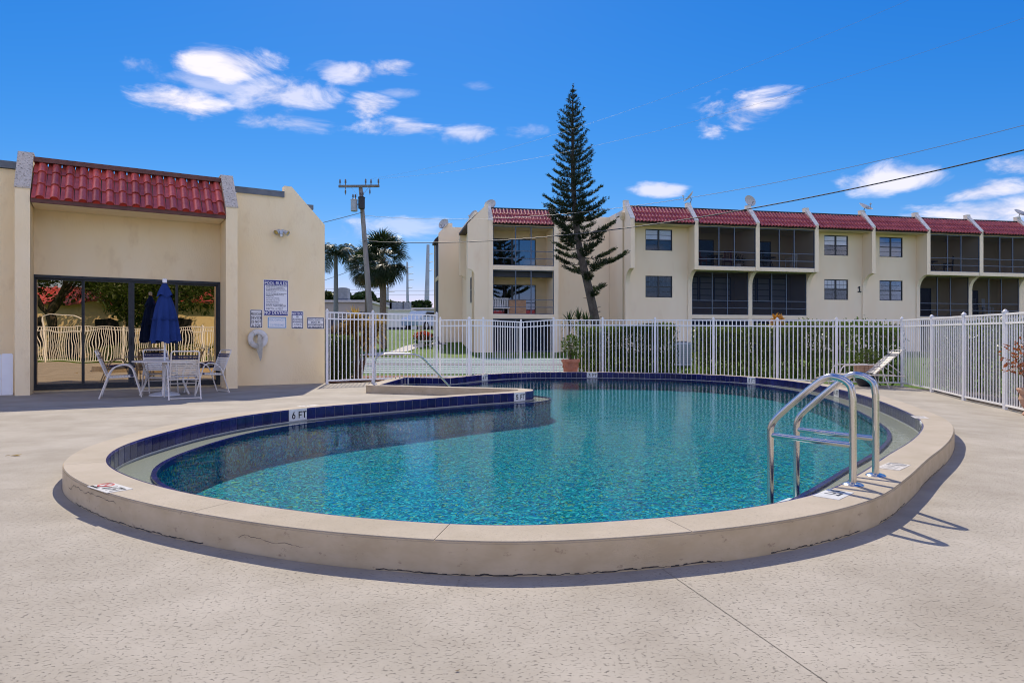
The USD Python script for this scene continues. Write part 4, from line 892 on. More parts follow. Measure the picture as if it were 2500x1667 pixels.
# satellite dishes
def dish(label, px, py, Y, base, dirv, r=.33):
    X, _, Z = dp(px, py, Y); d = np.array(dirv, float); d /= np.linalg.norm(d)
    s = thing('satellite_dish', label, 'satellite dish', (X, Y, Z), group=None)
    u = np.cross(d, [0, 0, 1]); u /= np.linalg.norm(u); w = np.cross(u, d)
    def place(m): v = m[0]; return v[:, :1] * u + v[:, 1:2] * w + v[:, 2:] * d, m[1]
    part(s, 'reflector', place(lathe([(0, 0), (r * .5, .03), (r * .85, .085), (r, .12), (r * 1.01, .115), (r * .85, .07), (r * .5, .012), (0, -.015)], 22)), 'dish', smooth=40)
    tip = d * .34 - w * .18
    part(s, 'feed_arm', tube([-w * r * .95 + d * .1, tip], .014, 5), 'frame_grey'); part(s, 'feed_horn', bar(tip - d * .05, tip + d * .06, .07), 'dish')
    bz = np.array([0, 0, base - Z]); off = -d * .1 - w * .12
    part(s, 'mast', tube(fillet([-d * .03, -d * .13, (off[0] * .6, off[1] * .6, -r * 1.1), (base_dx(d), 0, base - Z)], .08), .024, 6), 'frame_grey')
def base_dx(d): return .0
def fy(t, o): return ab(t, o)[1]
dish('satellite dish at the roof end of the farthest left step', 1085, 547, 43.6, 8.55, (-.35, -.6, .30), .36)
dish('satellite dish half hidden behind the second left step', 1158, 527, 41.0, 8.4, (-.55, -.5, .35), .36)
dish('round satellite dish above the left wing parapet corner', 1198, 501, 39.8, 8.9, (-.3, -.7, .35), .36)
dish('tilted satellite dish on the second fin left of the cable', 1684, 481, 39.6, 8.9, (-.72, .05, .62), .40)
dish('small round satellite dish on the third fin', 1829, 491, 40.2, 8.9, (.25, -.8, .30), .36)
dish('large oval satellite dish on the fin above the house number', 2112, 506, 41.6, 9.0, (.3, -.5, .80), .42)
dish('satellite dish at the right edge of the photograph', 2491, 521, 43.6, 9.0, (.2, -.55, .75), .42)

# ------------------------------------------------------------------ fences
def fence(name, label, posts, sp=.113, pw=.058, first=True, last=True, catg='fence', pk=.023, heavy=()):
    """posts: (x, y, z at the foot, z at the top). Rails between posts, pickets hung between the rails."""
    x0, y0, z0, _ = posts[0]
    f = thing(name, label, catg, (x0, y0, z0))
    for i, (x, y, zb, zt) in enumerate(posts):
        if (i == 0 and not first) or (i == len(posts) - 1 and not last): continue
        w = pw * (1.35 if i in heavy else 1)
        p = part(f, 'post', rbox(x - w / 2, x + w / 2, y - w / 2, y + w / 2, zb - .06, zt + .012, .006), 'white_metal', world=True)
        part(p, 'cap', cat(rbox(x - w * .62, x + w * .62, y - w * .62, y + w * .62, zt + .012, zt + .03, .004), lathe([(w * .5, 0), (w * .46, .02), (w * .25, .034), (0, .038)], 10, (x, y, zt + .03))), 'white_metal', world=True)
    for a, b in zip(posts, posts[1:]):
        a, b = np.array(a, float), np.array(b, float); d = b[:2] - a[:2]; L = np.hypot(*d); u = d / L
        def at(s, top, off):
            q = s / L; zz = (a[3] + (b[3] - a[3]) * q) if top else (a[2] + (b[2] - a[2]) * q)
            return (*(a[:2] + u * s), zz + off)
        e = pw / 2 + .001
        for top, off in ((True, -.022), (True, -.185), (False, .085)):
            part(f, 'rail', bar(at(e, top, off), at(L - e, top, off), .030, .034), 'white_metal', world=True)
        n = max(2, int(round((L - pw) / sp))); 
        for k in range(n):
            s = pw / 2 + (k + .5) * (L - pw) / n
            part(f, 'picket', bar(at(s, False, .103), at(s, True, -.203), pk, pk), 'white_metal', world=True)
            part(f, 'picket_stub', bar(at(s, True, -.167), at(s, True, -.040), pk, pk), 'white_metal', world=True)
    return f
def zt_at(py, Y): return CAM_H + (832 - py) / FOC * Y
F1 = [(-4.70, 17.35, 0, 1.84), (-3.69, 18.10, 0, 1.84), (-2.12, 19.20, 0, 1.84)]
fl_ = fence('tall_fence', 'taller white aluminium picket fence between clubhouse corner and gate', F1, pk=.023)
tops = [776.5, 776, 776.5, 781.5, 776.5, 776.5, 776.5, 776.8, 777, 777, 776.3]
FB = [(x, y, min(0, float(zdeck(x, y))), zt_at(t, y) - .02) for (x, y), t in zip(fence_back, tops)]
gate = fence('pool_gate', 'white picket gate with black latch beside the taller fence', FB[:2], catg='gate', pw=.05)
lx, ly = -2.09, 19.27
part(gate, 'latch', cat(rbox(lx - .03, lx + .05, ly - .08, ly - .03, 1.0, 1.10, .008), bar((lx - .10, ly - .06, 1.02), (lx + .12, ly - .06, 1.02), .035), rbox(lx - .015, lx + .025, ly - .09, ly - .04, 1.10, 1.22, .006)), 'marker_black', world=True)
fb = fence('back_fence', 'white aluminium picket fence curving behind the far pool edge before the hedge', FB[1:], heavy=(0,))
FR = [(x, y, float(zdeck(x, y)), zt_at(t, y) - .02) for (x, y), t in zip(fence_right, [776.3, 771.5, 766, 759.6, 751])]
fr_ = fence('side_fence', 'white aluminium picket fence running towards the camera at the right edge', FR, pw=.065, first=False, pk=.017, sp=.118)
FN = [(x, y, float(zdeck(x, y)), float(zdeck(x, y)) + 1.80) for x, y in fence_near]
fn = fence('near_fence', 'white aluminium picket fence seen only as a reflection in the glass doors', FN, first=False)
(x1, y1, zb1, zt1), (x2, y2, zb2, zt2) = FN[8], FN[9]
part(fn, 'gate_arch', tube(fillet([(x1, y1, zt1), (x1, y1, zt1 + .35), (x1 + (x2 - x1) * .2, y1 + (y2 - y1) * .2, zt1 + .55), (x1 + (x2 - x1) * .8, y1 + (y2 - y1) * .8, zt1 + .55), (x2, y2, zt2 + .35), (x2, y2, zt2)], .06, 3), .03, 6), 'white_metal', world=True)

# ------------------------------------------------------------------ patio set
def strap(a0, a1, w, r=.014, sag=.0):
    """A flat vinyl strap wound round two side tubes: from a0 to a1, w wide along the third direction."""
    a0, a1 = np.array(a0, float), np.array(a1, float)
    return a0, a1, w
def make_chair(label, loc, rot):
    c = thing('patio_chair', label, 'chair', loc, rot, None)
    # facing +x; side frames, back and seat frames, straps
    hw, r = .27, .0135
    for s in (-1, 1):
        y = s * hw
        part(c, 'side_frame', tube(fillet([(-.30, y, .012), (-.10, y * 1.0, .60), (.22, y * 1.02, .655), (.40, y, .012)], .16, 6), r, 8), 'cream_metal', smooth=50)
        part(c, 'foot_cap', tube([(-.303, y, 0), (-.297, y, .03)], .018, 8), 'cream_metal')
    part(c, 'cross_bar', tube([(-.295, -hw, .03), (-.295, hw, .03)], r * .9, 7), 'cream_metal')
    for x in (-.17, .31): part(c, 'cross_bar', tube([(x, -hw + .01, .375 if x < 0 else .27), (x, hw - .01, .375 if x < 0 else .27)], r * .8, 7), 'cream_metal')
    iw = .235
    part(c, 'seat_back_frame', tube(fillet([(.28, -iw, .405), (-.17, -iw, .385), (-.37, -iw, .90), (-.37, iw, .90), (-.17, iw, .385), (.28, iw, .405)], .055, 5), r, 8), 'cream_metal', smooth=50)
    part(c, 'seat_front_bar', tube([(.275, -iw, .405), (.275, iw, .405)], r, 7), 'cream_metal')
    q = np.array([-.20, 0, .515]); q /= np.linalg.norm(q); nrm = np.array([.515, 0, .20]) / np.hypot(.515, .2)
    for k in range(9):
        s = .095 + k * .044; P = np.array([-.17, 0, .385]) + q * s
        m = 'strap_navy' if k in (7, 8) else 'strap_white'
        pts = []
        for y in (-iw - .016, -iw, iw, iw + .016):
            off = -.016 if abs(y) == iw else 0.0
            pts.append(P + np.array([0, y, 0]) - nrm * (.004 if abs(y) == iw else .010))
        V = []
        for p in pts: V += [p - q * .0165, p + q * .0165]
        V = np.array(V); Fq = np.array([[2 * i, 2 * i + 2, 2 * i + 3, 2 * i + 1] for i in range(3)]); W = V + nrm * .0025
        f4 = np.vstack([Fq[:, ::-1], Fq + 8, [[0, 1, 9, 8], [6, 14, 15, 7]]] + [np.array([[2 * i, 2 * i + 8, 2 * i + 10, 2 * i + 2], [2 * i + 1, 2 * i + 3, 2 * i + 11, 2 * i + 9]]) for i in range(3)])
        part(c, 'back_strap', (np.vstack([V, W]) + nrm * .014, np.vstack([f4[:, [0, 1, 2]], f4[:, [0, 2, 3]]])), m)
    for k in range(8):
        x = -.115 + k * .050; z = .402 + (x + .17) / .45 * .02
        m = 'strap_navy' if k == 7 else 'strap_white'
        part(c, 'seat_strap', cat(bx(x - .020, x + .020, -iw - .016, iw + .016, z + .010, z + .013), bx(x - .020, x + .020, -iw - .0165, -iw - .0145, z - .02, z + .0105), bx(x - .020, x + .020, iw + .0145, iw + .0165, z - .02, z + .0105)), m)
    return c
ch = make_chair('white strapped chair on the left side of the table facing right', (-7.62, 13.22, 0), 27)
dup(ch, 'white strapped chair between the table and the glass doors facing the pool', (-7.45, 14.42, 0), -50)
dup(ch, 'white strapped chair with its back to the camera in front of the table', (-6.22, 12.90, 0), 123)
dup(ch, 'white strapped chair right of the table beside the stucco pier', (-6.38, 14.38, 0), 229)
tb = thing('patio_table', 'round cream patio table between four strapped chairs', 'table', (-6.99, 13.74, 0))
part(tb, 'top', lathe([(0, .70), (.56, .70), (.585, .692), (.588, .675), (.575, .665), (0, .665)], 36), 'cream_metal', smooth=30)
for k in range(4):
    a = k * np.pi / 2 + .4; c, s = math.cos(a), math.sin(a)
    part(tb, 'leg', tube(fillet([(.40 * c, .40 * s, .665), (.30 * c, .30 * s, .35), (.44 * c, .44 * s, .01)], .18, 5), .020, 8), 'cream_metal', smooth=50)
part(tb, 'leg_ring', tube([(.31 * math.cos(a), .31 * math.sin(a), .36) for a in np.linspace(0, 2 * np.pi, 25)[:-1]], .011, 6, True), 'cream_metal')
um = thing('patio_umbrella', 'closed navy patio umbrella standing through the table', 'umbrella', (-6.99, 13.74, 0))
part(um, 'pole', tube([(0, 0, .10), (0, 0, 2.27)], .019, 10), 'white_metal', smooth=40)
part(um, 'finial', cat(lathe([(0, 2.345), (.028, 2.34), (.042, 2.33), (.042, 2.265), (.02, 2.25), (0, 2.25)], 14)), 'white_metal')
part(um, 'base', lathe([(0, .10), (.05, .10), (.07, .075), (.17, .06), (.26, .035), (.285, .012), (.285, 0)], 28), 'white_plastic', smooth=30)
part(um, 'base_collar', lathe([(.022, .26), (.030, .25), (.034, .10)], 12), 'white_metal')
def drape(zs, rs, nf, amp, seed, n=72, tw=0.0):
    a = np.arange(n) / n * 2 * np.pi; V = []
    r_ = np.random.default_rng(seed); ph = r_.uniform(0, 6, 4)
    for i, (z, r) in enumerate(zip(zs, rs)):
        q = i / (len(zs) - 1)
        ff = np.abs(np.sin(a * nf / 2 + ph[0] + tw * q)) ** .8 * .7 + .3 * np.sin(a * nf * 1.0 + ph[1]) * .5 + .25 * np.sin(a * 3 + ph[2])
        rr = r * (1 - amp * q ** .6 * (1 - ff) * .8)
        zz = z + (.03 * np.sin(a * nf / 2 + ph[0]) * q if i == len(zs) - 1 else 0)
        V.append(np.stack([rr * np.cos(a), rr * np.sin(a) * .85, np.broadcast_to(zz, n)], 1))
    V = np.vstack(V); F = []
    for i in range(len(zs) - 1):
        for k in range(n):
            l = (k + 1) % n; F += [[i * n + k, (i + 1) * n + l, i * n + l], [i * n + k, (i + 1) * n + k, (i + 1) * n + l]]
    return V, np.array(F)
part(um, 'canopy', drape(np.linspace(2.05, 1.07, 14), [.085, .12, .15, .175, .195, .215, .232, .248, .262, .275, .287, .298, .308, .318], 9, .42, 4, 96, .5), 'canvas_navy', smooth=60)
part(um, 'vent', drape(np.linspace(2.26, 1.99, 6), [.03, .065, .095, .125, .15, .172], 8, .35, 8), 'canvas_navy', smooth=60)
part(um, 'tie', tube([(.235 * math.cos(a), .20 * math.sin(a), 1.52) for a in np.linspace(0, 2 * np.pi, 20)[:-1]], .012, 5, True), 'canvas_navy')

# ------------------------------------------------------------------ sun lounger and planters
lg = thing('sun_lounger', 'cream sun lounger of white straps with raised back beside the right fence corner', 'sun lounger', (7.85, 17.55, float(zdeck(8.8, 17.4)) + .005), math.degrees(math.atan2(-.22, 1.9)))
H = .33
for s in (-1, 1):
    y = s * .31
    part(lg, 'side_rail', tube(spline([(-.05, y, .16), (.18, y, .25), (.62, y, H), (1.35, y, H - .01), (2.0, y, H - .03)], 5), .014, 8), 'cream_metal', smooth=50)
    part(lg, 'leg', tube(fillet([(.36, y, 0), (.50, y, H + .24), (1.40, y, H + .26), (1.62, y, 0)], .14, 5), .014, 8), 'cream_metal', smooth=50)
    part(lg, 'leg', tube(fillet([(-.04, y, .17), (-.22, y, .0)], .1), .014, 8), 'cream_metal')
    part(lg, 'back_strut', tube([(1.62, y * .9, H + .28), (2.02, y * .9, H - .04)], .010, 6), 'cream_metal')
bk = np.array([.66, 0, .60]); bk /= np.linalg.norm(bk)
part(lg, 'back_frame', tube(fillet([(1.27, -.28, H), tuple(np.array([1.27, -.28, H]) + bk * .92), tuple(np.array([1.27, .28, H]) + bk * .92), (1.27, .28, H)], .07, 4), .014, 8), 'cream_metal', smooth=50)
part(lg, 'foot_bar', tube([(-.05, -.31, .16), (-.05, .31, .16)], .014, 7), 'cream_metal')
nb = np.array([-bk[2], 0, bk[0]])
for k in range(14):
    P = np.array([1.27, 0, H]) + bk * (.06 + k * .058)
    V = np.array([P + np.array([0, y, 0]) + bk * d + nb * (.012 + e) for e in (0, .004) for y in (-.295, .295) for d in (-.022, .022)])
    part(lg, 'back_strap', hull(V), 'strap_navy' if k in (11, 12) else 'strap_white')
rl = spline([(-.05, 0, .16), (.18, 0, .25), (.62, 0, H), (1.27, 0, H - .01)], 8)
for k in range(21):
    p = rl[min(len(rl) - 2, int((k + .5) / 21 * (len(rl) - 1)))]
    part(lg, 'seat_strap', bx(p[0] - .024, p[0] + .024, -.325, .325, p[2] + .012, p[2] + .016), 'strap_navy' if k in (1, 2) else 'strap_white')
def plant_leaves(n, c, r, rng, L, W, up=.4, shell=.35):
    d = rdir(rng, n); p = np.array(c) + d * np.array(r) * rng.uniform(shell, 1, (n, 1)) ** .6
    dd = d + rdir(rng, n, up) * .8
    return leaves(p, dd, rdir(rng, n, 1.0), rng.uniform(.7, 1.2, n) * L, W, .15)
def stems(n, base, top, spread, r, rng):
    return [tube(spline([base, (base[0] + rng.normal() * spread * .3, base[1] + rng.normal() * spread * .3, (base[2] + top) / 2), (base[0] + rng.normal() * spread, base[1] + rng.normal() * spread, top * rng.uniform(.85, 1))], 4), np.linspace(r, r * .4, 9), 5) for _ in range(n)]
def pot(th, prof, m, soil_z, soil_r, name='pot'):
    p = part(th, name, lathe(prof, 26), m, smooth=35); part(th, 'soil', lathe([(0, soil_z), (soil_r, soil_z)], 18), 'soil'); return p
rg = np.random.default_rng(11)
X, Y, _ = dp(1393, 880, 21.0)
tp = thing('terracotta_planter', 'terracotta pot with leafy shrub in front of the back fence', 'planter', (X, Y, 0))
pt = pot(tp, [(0, 0), (.19, 0), (.25, .42), (.262, .44), (.285, .45), (.29, .52), (.285, .535), (.25, .535), (.245, .47), (0, .47)], 'terracotta', .49, .245)
part(pt, 'garland', cat(*[tube([(.236 * math.cos(a + t) * 1.02, .236 * math.sin(a + t) * 1.02, .36 - .07 * math.cos(t / .52 * np.pi / 2) ) for t in np.linspace(-.5, .5, 8)], .014, 5) for a in np.arange(6) * np.pi / 3]), 'terracotta')
for m in stems(7, (0, 0, .48), 1.2, .12, .012, rg): part(tp, 'stem', m, 'twig')
part(tp, 'leaves', cat(plant_leaves(420, (0, 0, .98), (.30, .30, .34), rg, .085, .045), plant_leaves(120, (.12, 0, .64), (.26, .26, .10), rg, .08, .03)), 'leaf_bright', kind='stuff')
X, Y, _ = dp(2117, 900, 17.95)
bp = thing('barrel_planter', 'planter with wooden band and dark pot behind the sun lounger', 'planter', (X, Y, float(zdeck(X, Y))))
pot(bp, [(0, 0), (.20, 0), (.26, .12), (.275, .30), (.27, .38), (.24, .38), (.24, .3), (0, .3)], 'black_pot', .46, .27)
for k in range(18):
    a = k / 18 * 2 * np.pi; c, s = math.cos(a), math.sin(a)
    part(bp, 'stave', bar((.285 * c, .285 * s, .36), (.30 * c, .30 * s, .56), .098, .022, up=(c, s, 0)), 'wood')
part(bp, 'leaves', plant_leaves(520, (0, 0, .74), (.34, .34, .26), rg, .075, .03), 'leaf_hedge', kind='stuff')
for m in stems(5, (0, 0, .46), 1.0, .12, .01, rg): part(bp, 'stem', m, 'twig')
X, Y = 8.70, 11.40
rp_ = thing('old_terracotta_planter', 'weathered terracotta urn with rusty leaved shrub at the right edge', 'planter', (X, Y, float(zdeck(X, Y))))
pot(rp_, [(0, 0), (.13, 0), (.15, .03), (.11, .09), (.15, .16), (.20, .28), (.18, .36), (.21, .40), (.23, .44), (.22, .46), (.19, .46), (.18, .42), (0, .42)], 'terracotta_old', .43, .18)
for m in stems(9, (0, 0, .42), 1.25, .26, .010, rg): part(rp_, 'stem', m, 'twig')
part(rp_, 'leaves', cat(plant_leaves(250, (-.04, 0, .98), (.46, .42, .36), rg, .062, .040, .2, .1), plant_leaves(60, (-.28, -.05, .80), (.26, .2, .12), rg, .06, .038, .1, .1)), 'leaf_red', kind='stuff')

# ------------------------------------------------------------------ hedges and garden plants behind the fence
def hedge(name, label, a, b, w, h0, h1, n, seed, m='leaf_hedge', L=.075, W=.042, group=None, core=True, base=-.05, rough=.10, cat_='hedge'):
    r_ = np.random.default_rng(seed); a, b = np.array(a, float), np.array(b, float); d = b - a; Ln = np.hypot(*d); u = d / Ln; v = np.array([-u[1], u[0]])
    s, y, z = r_.uniform(0, 1, n), r_.uniform(-1, 1, n), r_.uniform(0, 1, n)
    k = r_.integers(0, 5, n)   # mostly near the faces
    y = np.where(k < 2, -1 + np.abs(r_.normal(0, .22, n)), y); z = np.where(k == 2, 1 - np.abs(r_.normal(0, .10, n)), z)
    p2 = a + u * (s * Ln)[:, None]
    bulge = (meshkit.fbm(np.column_stack([p2 * 1.7, z * 2.2]), 3, seed) - .5) * 2
    tp_ = (meshkit.fbm(np.column_stack([p2 * 1.1, np.zeros(n)]), 3, seed + 9) - .5) * 2
    hh = h0 + (h1 - h0) * s + tp_ * .22
    zz = base + (hh - base) * np.clip(z, .02, 1.04)
    wy = (w / 2) * (1 + bulge * .35) * (1 - .25 * np.clip(z - .7, 0, 1))
    P = np.column_stack([p2 + v * (y * wy)[:, None], zz]) + r_.normal(0, rough * .35, (n, 3))
    N = np.column_stack([np.outer(y, v), (z - .4)]) + r_.normal(0, .7, (n, 3))
    T = np.cross(N, rdir(r_, n)); T[:, 2] += .25
    th = thing(name, label, cat_, (*((a + b) / 2), 0), group=group)
    part(th, 'foliage', leaves(P, T, N, r_.uniform(.6, 1.25, n) * L, r_.uniform(.7, 1.2, n) * W, .12), m, world=True, kind='stuff')
    if core:
        tw = []
        for q in range(int(Ln / .16)):
            c = a + u * (q + .5) / int(Ln / .16) * Ln + v * r_.uniform(-.2, .2) * w
            for j in range(3): tw.append(tube([(c[0], c[1], base), (c[0] + r_.normal() * .10, c[1] + r_.normal() * .10, h0 * .5), (c[0] + r_.normal() * .22, c[1] + r_.normal() * .22, h0 * r_.uniform(.75, .95))], (.016, .011, .005), 4))
        part(th, 'branches', cat(*tw), 'twig', world=True, kind='stuff')
    return th
hedge('hedge', 'clipped green brown hedge behind the back fence right of the terracotta pot', (2.15, 22.7), (5.35, 22.4), .95, 1.62, 1.62, 15000, 21)
hedge('hedge', 'long clipped hedge behind the back fence towards the sun lounger', (5.95, 22.2), (9.9, 20.2), .95, 1.62, 1.62, 17000, 22)
hedge('light_shrub', 'loose bright green shrub behind the fence corner above the barrel planter', (9.55, 19.45), (10.75, 18.95), .8, 1.6, 1.5, 4200, 23, 'leaf_bright', .085, .05, rough=.25, cat_='shrub')
hedge('side_hedge', 'dark hedge behind the right side fence', (10.75, 17.0), (9.85, 9.2), .8, 1.45, 1.5, 15000, 24, 'leaf_hedge', .08, .045)
hedge('low_shrub', 'low bright plants at the foot of the back hedge', (3.9, 21.75), (9.3, 19.55), .45, .28, .35, 2600, 25, 'leaf_bright', .08, .04, core=False, cat_='plants')
hedge('box_hedge', 'small clipped hedge behind the tall fence at the clubhouse corner', (-5.5, 19.2), (-4.55, 19.45), .8, 1.12, 1.10, 6500, 26, 'leaf_hedge', .07, .042)
hedge('box_hedge', 'dark shrub under the spiky plants behind the tall fence', (-5.6, 20.6), (-4.9, 20.8), .7, 1.5, 1.42, 2500, 27, 'leaf_dark', .07, .042, cat_='shrub')
def spiky(name, label, heads, base, m, n=46, L=.55, W=.035, seed=1, group=None, stemmat='twig', droop=.35):
    r_ = np.random.default_rng(seed); th = thing(name, label, 'plant', base, group=group)
    for hx, hy, hz in heads:
        if hz > .25: part(th, 'stem', tube(spline([(hx * .25, hy * .25, 0), (hx * .5 + r_.normal() * .04, hy * .5, hz * .5), (hx, hy, hz)], 4), np.linspace(.035, .022, 9), 6), stemmat)
        d = rdir(r_, n, .75); l = L * r_.uniform(.7, 1.1, n)[:, None]; S_ = np.cross(d, [0, 0, 1]); S_ /= np.linalg.norm(S_, axis=1, keepdims=True) + 1e-9
        o = np.array([hx, hy, hz]); P0 = o + d * .03; P1 = o + d * l * .55; P2 = o + d * l + np.array([0, 0, -1]) * l * droop * (1 - np.abs(d[:, 2:]))
        V = np.stack([P0 - S_ * W * .4, P0 + S_ * W * .4, P1 + S_ * W * .5, P1 - S_ * W * .5, P2], 1).reshape(-1, 3); i = np.arange(n)[:, None] * 5
        part(th, 'leaf_head', (V, np.vstack([i + [0, 1, 2], i + [0, 2, 3], i + [3, 2, 4]])), m)
    return th
spiky('spiky_plant', 'tall yellow leaved dracaena behind the tall fence with bare brown stems', [(0, 0, 1.72), (.28, .1, 1.42), (-.2, .1, 1.32), (.48, -.05, 1.20), (.15, -.1, 1.02), (-.05, .15, 1.5), (.62, .1, 1.48)], (-4.62, 20.15, -.03), 'leaf_yellow', 84, .52, .062, 3)
spiky('spiky_plant', 'pinkish spiky plant left of the yellow dracaena', [(0, 0, 1.25), (.25, .1, 1.35), (-.25, .05, 1.15)], (-5.35, 20.4, -.03), 'leaf_dry', 70, .44, .055, 5)
for k, (px, py, l) in enumerate([(1390, 772, 'leftmost spiky yucca at the foot of the wall left of the pine trunk'), (1413, 766, 'tallest spiky yucca in the middle of the three beside the pine trunk'), (1432, 771, 'spiky yucca nearest the pine trunk')]):
    X, Y, Z = dp(px, py, 30.2 - k * .3); zz = float(zland(X, Y)); spiky('yucca', l, [(0, 0, Z - zz - .25)], (X, Y, zz), 'leaf_dark', 60, .62, .045, 31 + k, 'yuccas by the pine')
X, Y, Z = dp(1898, 772, 22.4)
cp = thing('croton', 'yellow orange croton standing up out of the long hedge', 'plant', (X, Y, 0))
for m in stems(4, (0, 0, .9), 1.85, .10, .014, rg): part(cp, 'stem', m, 'twig')
part(cp, 'leaves', plant_leaves(90, (0, 0, 1.78), (.22, .22, .20), rg, .20, .075, .8, .1), 'leaf_croton', kind='stuff'); part(cp, 'lower_leaves', plant_leaves(90, (0, 0, 1.62), (.26, .26, .16), rg, .18, .07, .8, .1), 'leaf_yellow', kind='stuff')
X, Y, Z = dp(1036, 828, 42.5); zz = float(zland(X, Y))
fs = thing('flowering_shrub', 'red flowering shrub at the left foot of the apartment block', 'shrub', (X, Y, zz))
part(fs, 'leaves', plant_leaves(500, (0, 0, .35), (.75, .6, .45), rg, .17, .08), 'leaf_dark', kind='stuff'); part(fs, 'flowers', plant_leaves(260, (-.1, -.2, .55), (.65, .5, .32), rg, .14, .09), 'leaf_flower', kind='stuff')
gb = thing('garden_bench', 'small pale stone bench by the red flowering shrub', 'bench', (X + .25, Y - 1.2, float(zland(X, Y - 1.2))))
part(gb, 'slab', rbox(-.45, .45, -.18, .18, .36, .44, .02), 'concrete')
for x in (-.28, .28): part(gb, 'leg', rbox(x - .07, x + .07, -.13, .13, 0, .359, .02), 'concrete')

# ------------------------------------------------------------------ shuffleboard courts, path, mulch
ct = thing('shuffleboard_courts', 'pale mint shuffleboard lanes with dark gutters behind the tall fence', 'courts')
yy = np.linspace(23.6, 32.0, 9)
for k in range(8):
    y0, y1 = yy[k] + .19, yy[k + 1] - .17
    xs = np.linspace(-7.2, 2.6, 9)
    V = np.array([[x, y - .10 * (x + 7) , float(zland(x, y)) + .016] for y in (y0, y1) for x in xs]); F = np.array([[[i, i + 1, i + 10], [i, i + 10, i + 9]] for i in range(8)]).reshape(-1, 3)
    W = V - [0, 0, .08]; n9 = len(V)
    side = np.array([[[i, n9 + i + 1, i + 1], [i, n9 + i, n9 + i + 1], [9 + i, 9 + i + 1, n9 + 9 + i + 1], [9 + i, n9 + 9 + i + 1, n9 + 9 + i]] for i in range(8)]).reshape(-1, 3)
    part(ct, 'lane', (np.vstack([V, W]), np.vstack([F, side])), 'court_grey' if k in (4,) else 'court_mint')
gp_ = Polygon([(-7.4, 24.2), (2.8, 23.1), (2.8, 31.3), (-7.4, 32.6)])
solo('court_bed', flat(gp_, lambda x, y: zland(x, y) + .004, 1.5), 'court_gutter', 'dark earth between the shuffleboard lanes', kind='structure')
def ribbon(pts, w, lift, m, name, label, kind='structure'):
    P = spline(pts, 8); d = np.gradient(P, axis=0); d /= np.linalg.norm(d, axis=1, keepdims=True); s = np.column_stack([-d[:, 1], d[:, 0]])
    w = np.broadcast_to(w, len(P))[:, None]; a, b = P + s * w / 2, P - s * w / 2
    V = np.vstack([np.column_stack([q, zland(q[:, 0], q[:, 1]) + lift]) for q in (a, b)]); n = len(P)
    F = np.array([[[i, n + i, n + i + 1], [i, n + i + 1, i + 1]] for i in range(n - 1)]).reshape(-1, 3)
    solo(name, (V, F), m, label, kind=kind)
ribbon([(-7.1, 33.5), (-6.9, 36.2), (-6.45, 39.2), (-6.2, 41.2), (-5.9, 42.0), (-5.2, 42.6), (-4.2, 42.9)], .95, .03, 'concrete', 'path', 'pale concrete path crossing the lawn to the apartment block')
solo('planting_bed', flat(Polygon([(x, y) for x, y in fence_right] + [(8.9, 9.0), (10.6, 9.0), (11.6, 12.5), (11.7, 17.5), (11.0, 18.6), (8.2, 20.9), (5.9, 22.9), (2.0, 23.2), (1.9, 21.7), (4.4, 21.2), (6.0, 20.4), (7.5, 19.5), (8.84, 18.8)]).buffer(0).difference(deck_poly), lambda x, y: zland(x, y) + .008, .8), 'soil', 'dark soil added under the hedges along the fence to stand for the shade there', kind='structure')  # dark soil laid in to give the shadow at the foot of the hedges
solo('mulch_bed', flat(Polygon([(-5.9, 18.4), (-4.6, 18.2), (-3.55, 19.0), (-2.4, 19.9), (-2.2, 22.5), (-5.9, 21.8)]).difference(deck_poly), lambda x, y: zland(x, y) + .012, .8), 'mulch', 'red brown mulch bed behind the tall fence', kind='structure')
r_ = np.random.default_rng(8); q = np.column_stack([r_.uniform(-5.3, -2.4, 420), r_.uniform(18.5, 20.4, 420)]); q = q[(q[:, 1] > 18.15 + (q[:, 0] + 4.6) * .72)]
solo('fallen_leaves', leaves(np.column_stack([q, np.full(len(q), .01)]), rdir(r_, len(q)) * [1, 1, .25], np.tile([0, 0, 1.], (len(q), 1)) + r_.normal(0, .3, (len(q), 3)), .09, .05), 'leaf_dry', 'dry leaves strewn over the mulch behind the tall fence', kind='stuff')
X, Y, _ = gp(39, 1111)
lf = solo('fallen_leaf', mv(cat(leaves(np.array([[0, 0, .012]]), np.array([[1., .2, .05]]), np.array([[0, .2, 1.]]), .11, .045, -.2), tube([(-.05, -.01, .01), (-.09, -.015, .004)], .002, 4)), (X, Y, 0)), 'leaf_yellow', 'single pale dry leaf lying on the deck at the left', 'leaf')
X, Y, _ = gp(1117, 1637)
solo('fallen_leaf', mv(leaves(np.array([[0, 0, .006]]), np.array([[1., .5, .05]]), np.array([[0, .1, 1.]]), .022, .010, -.2), (X, Y, 0)), 'leaf_dry', 'tiny tan leaf on the deck in the near foreground', 'leaf')

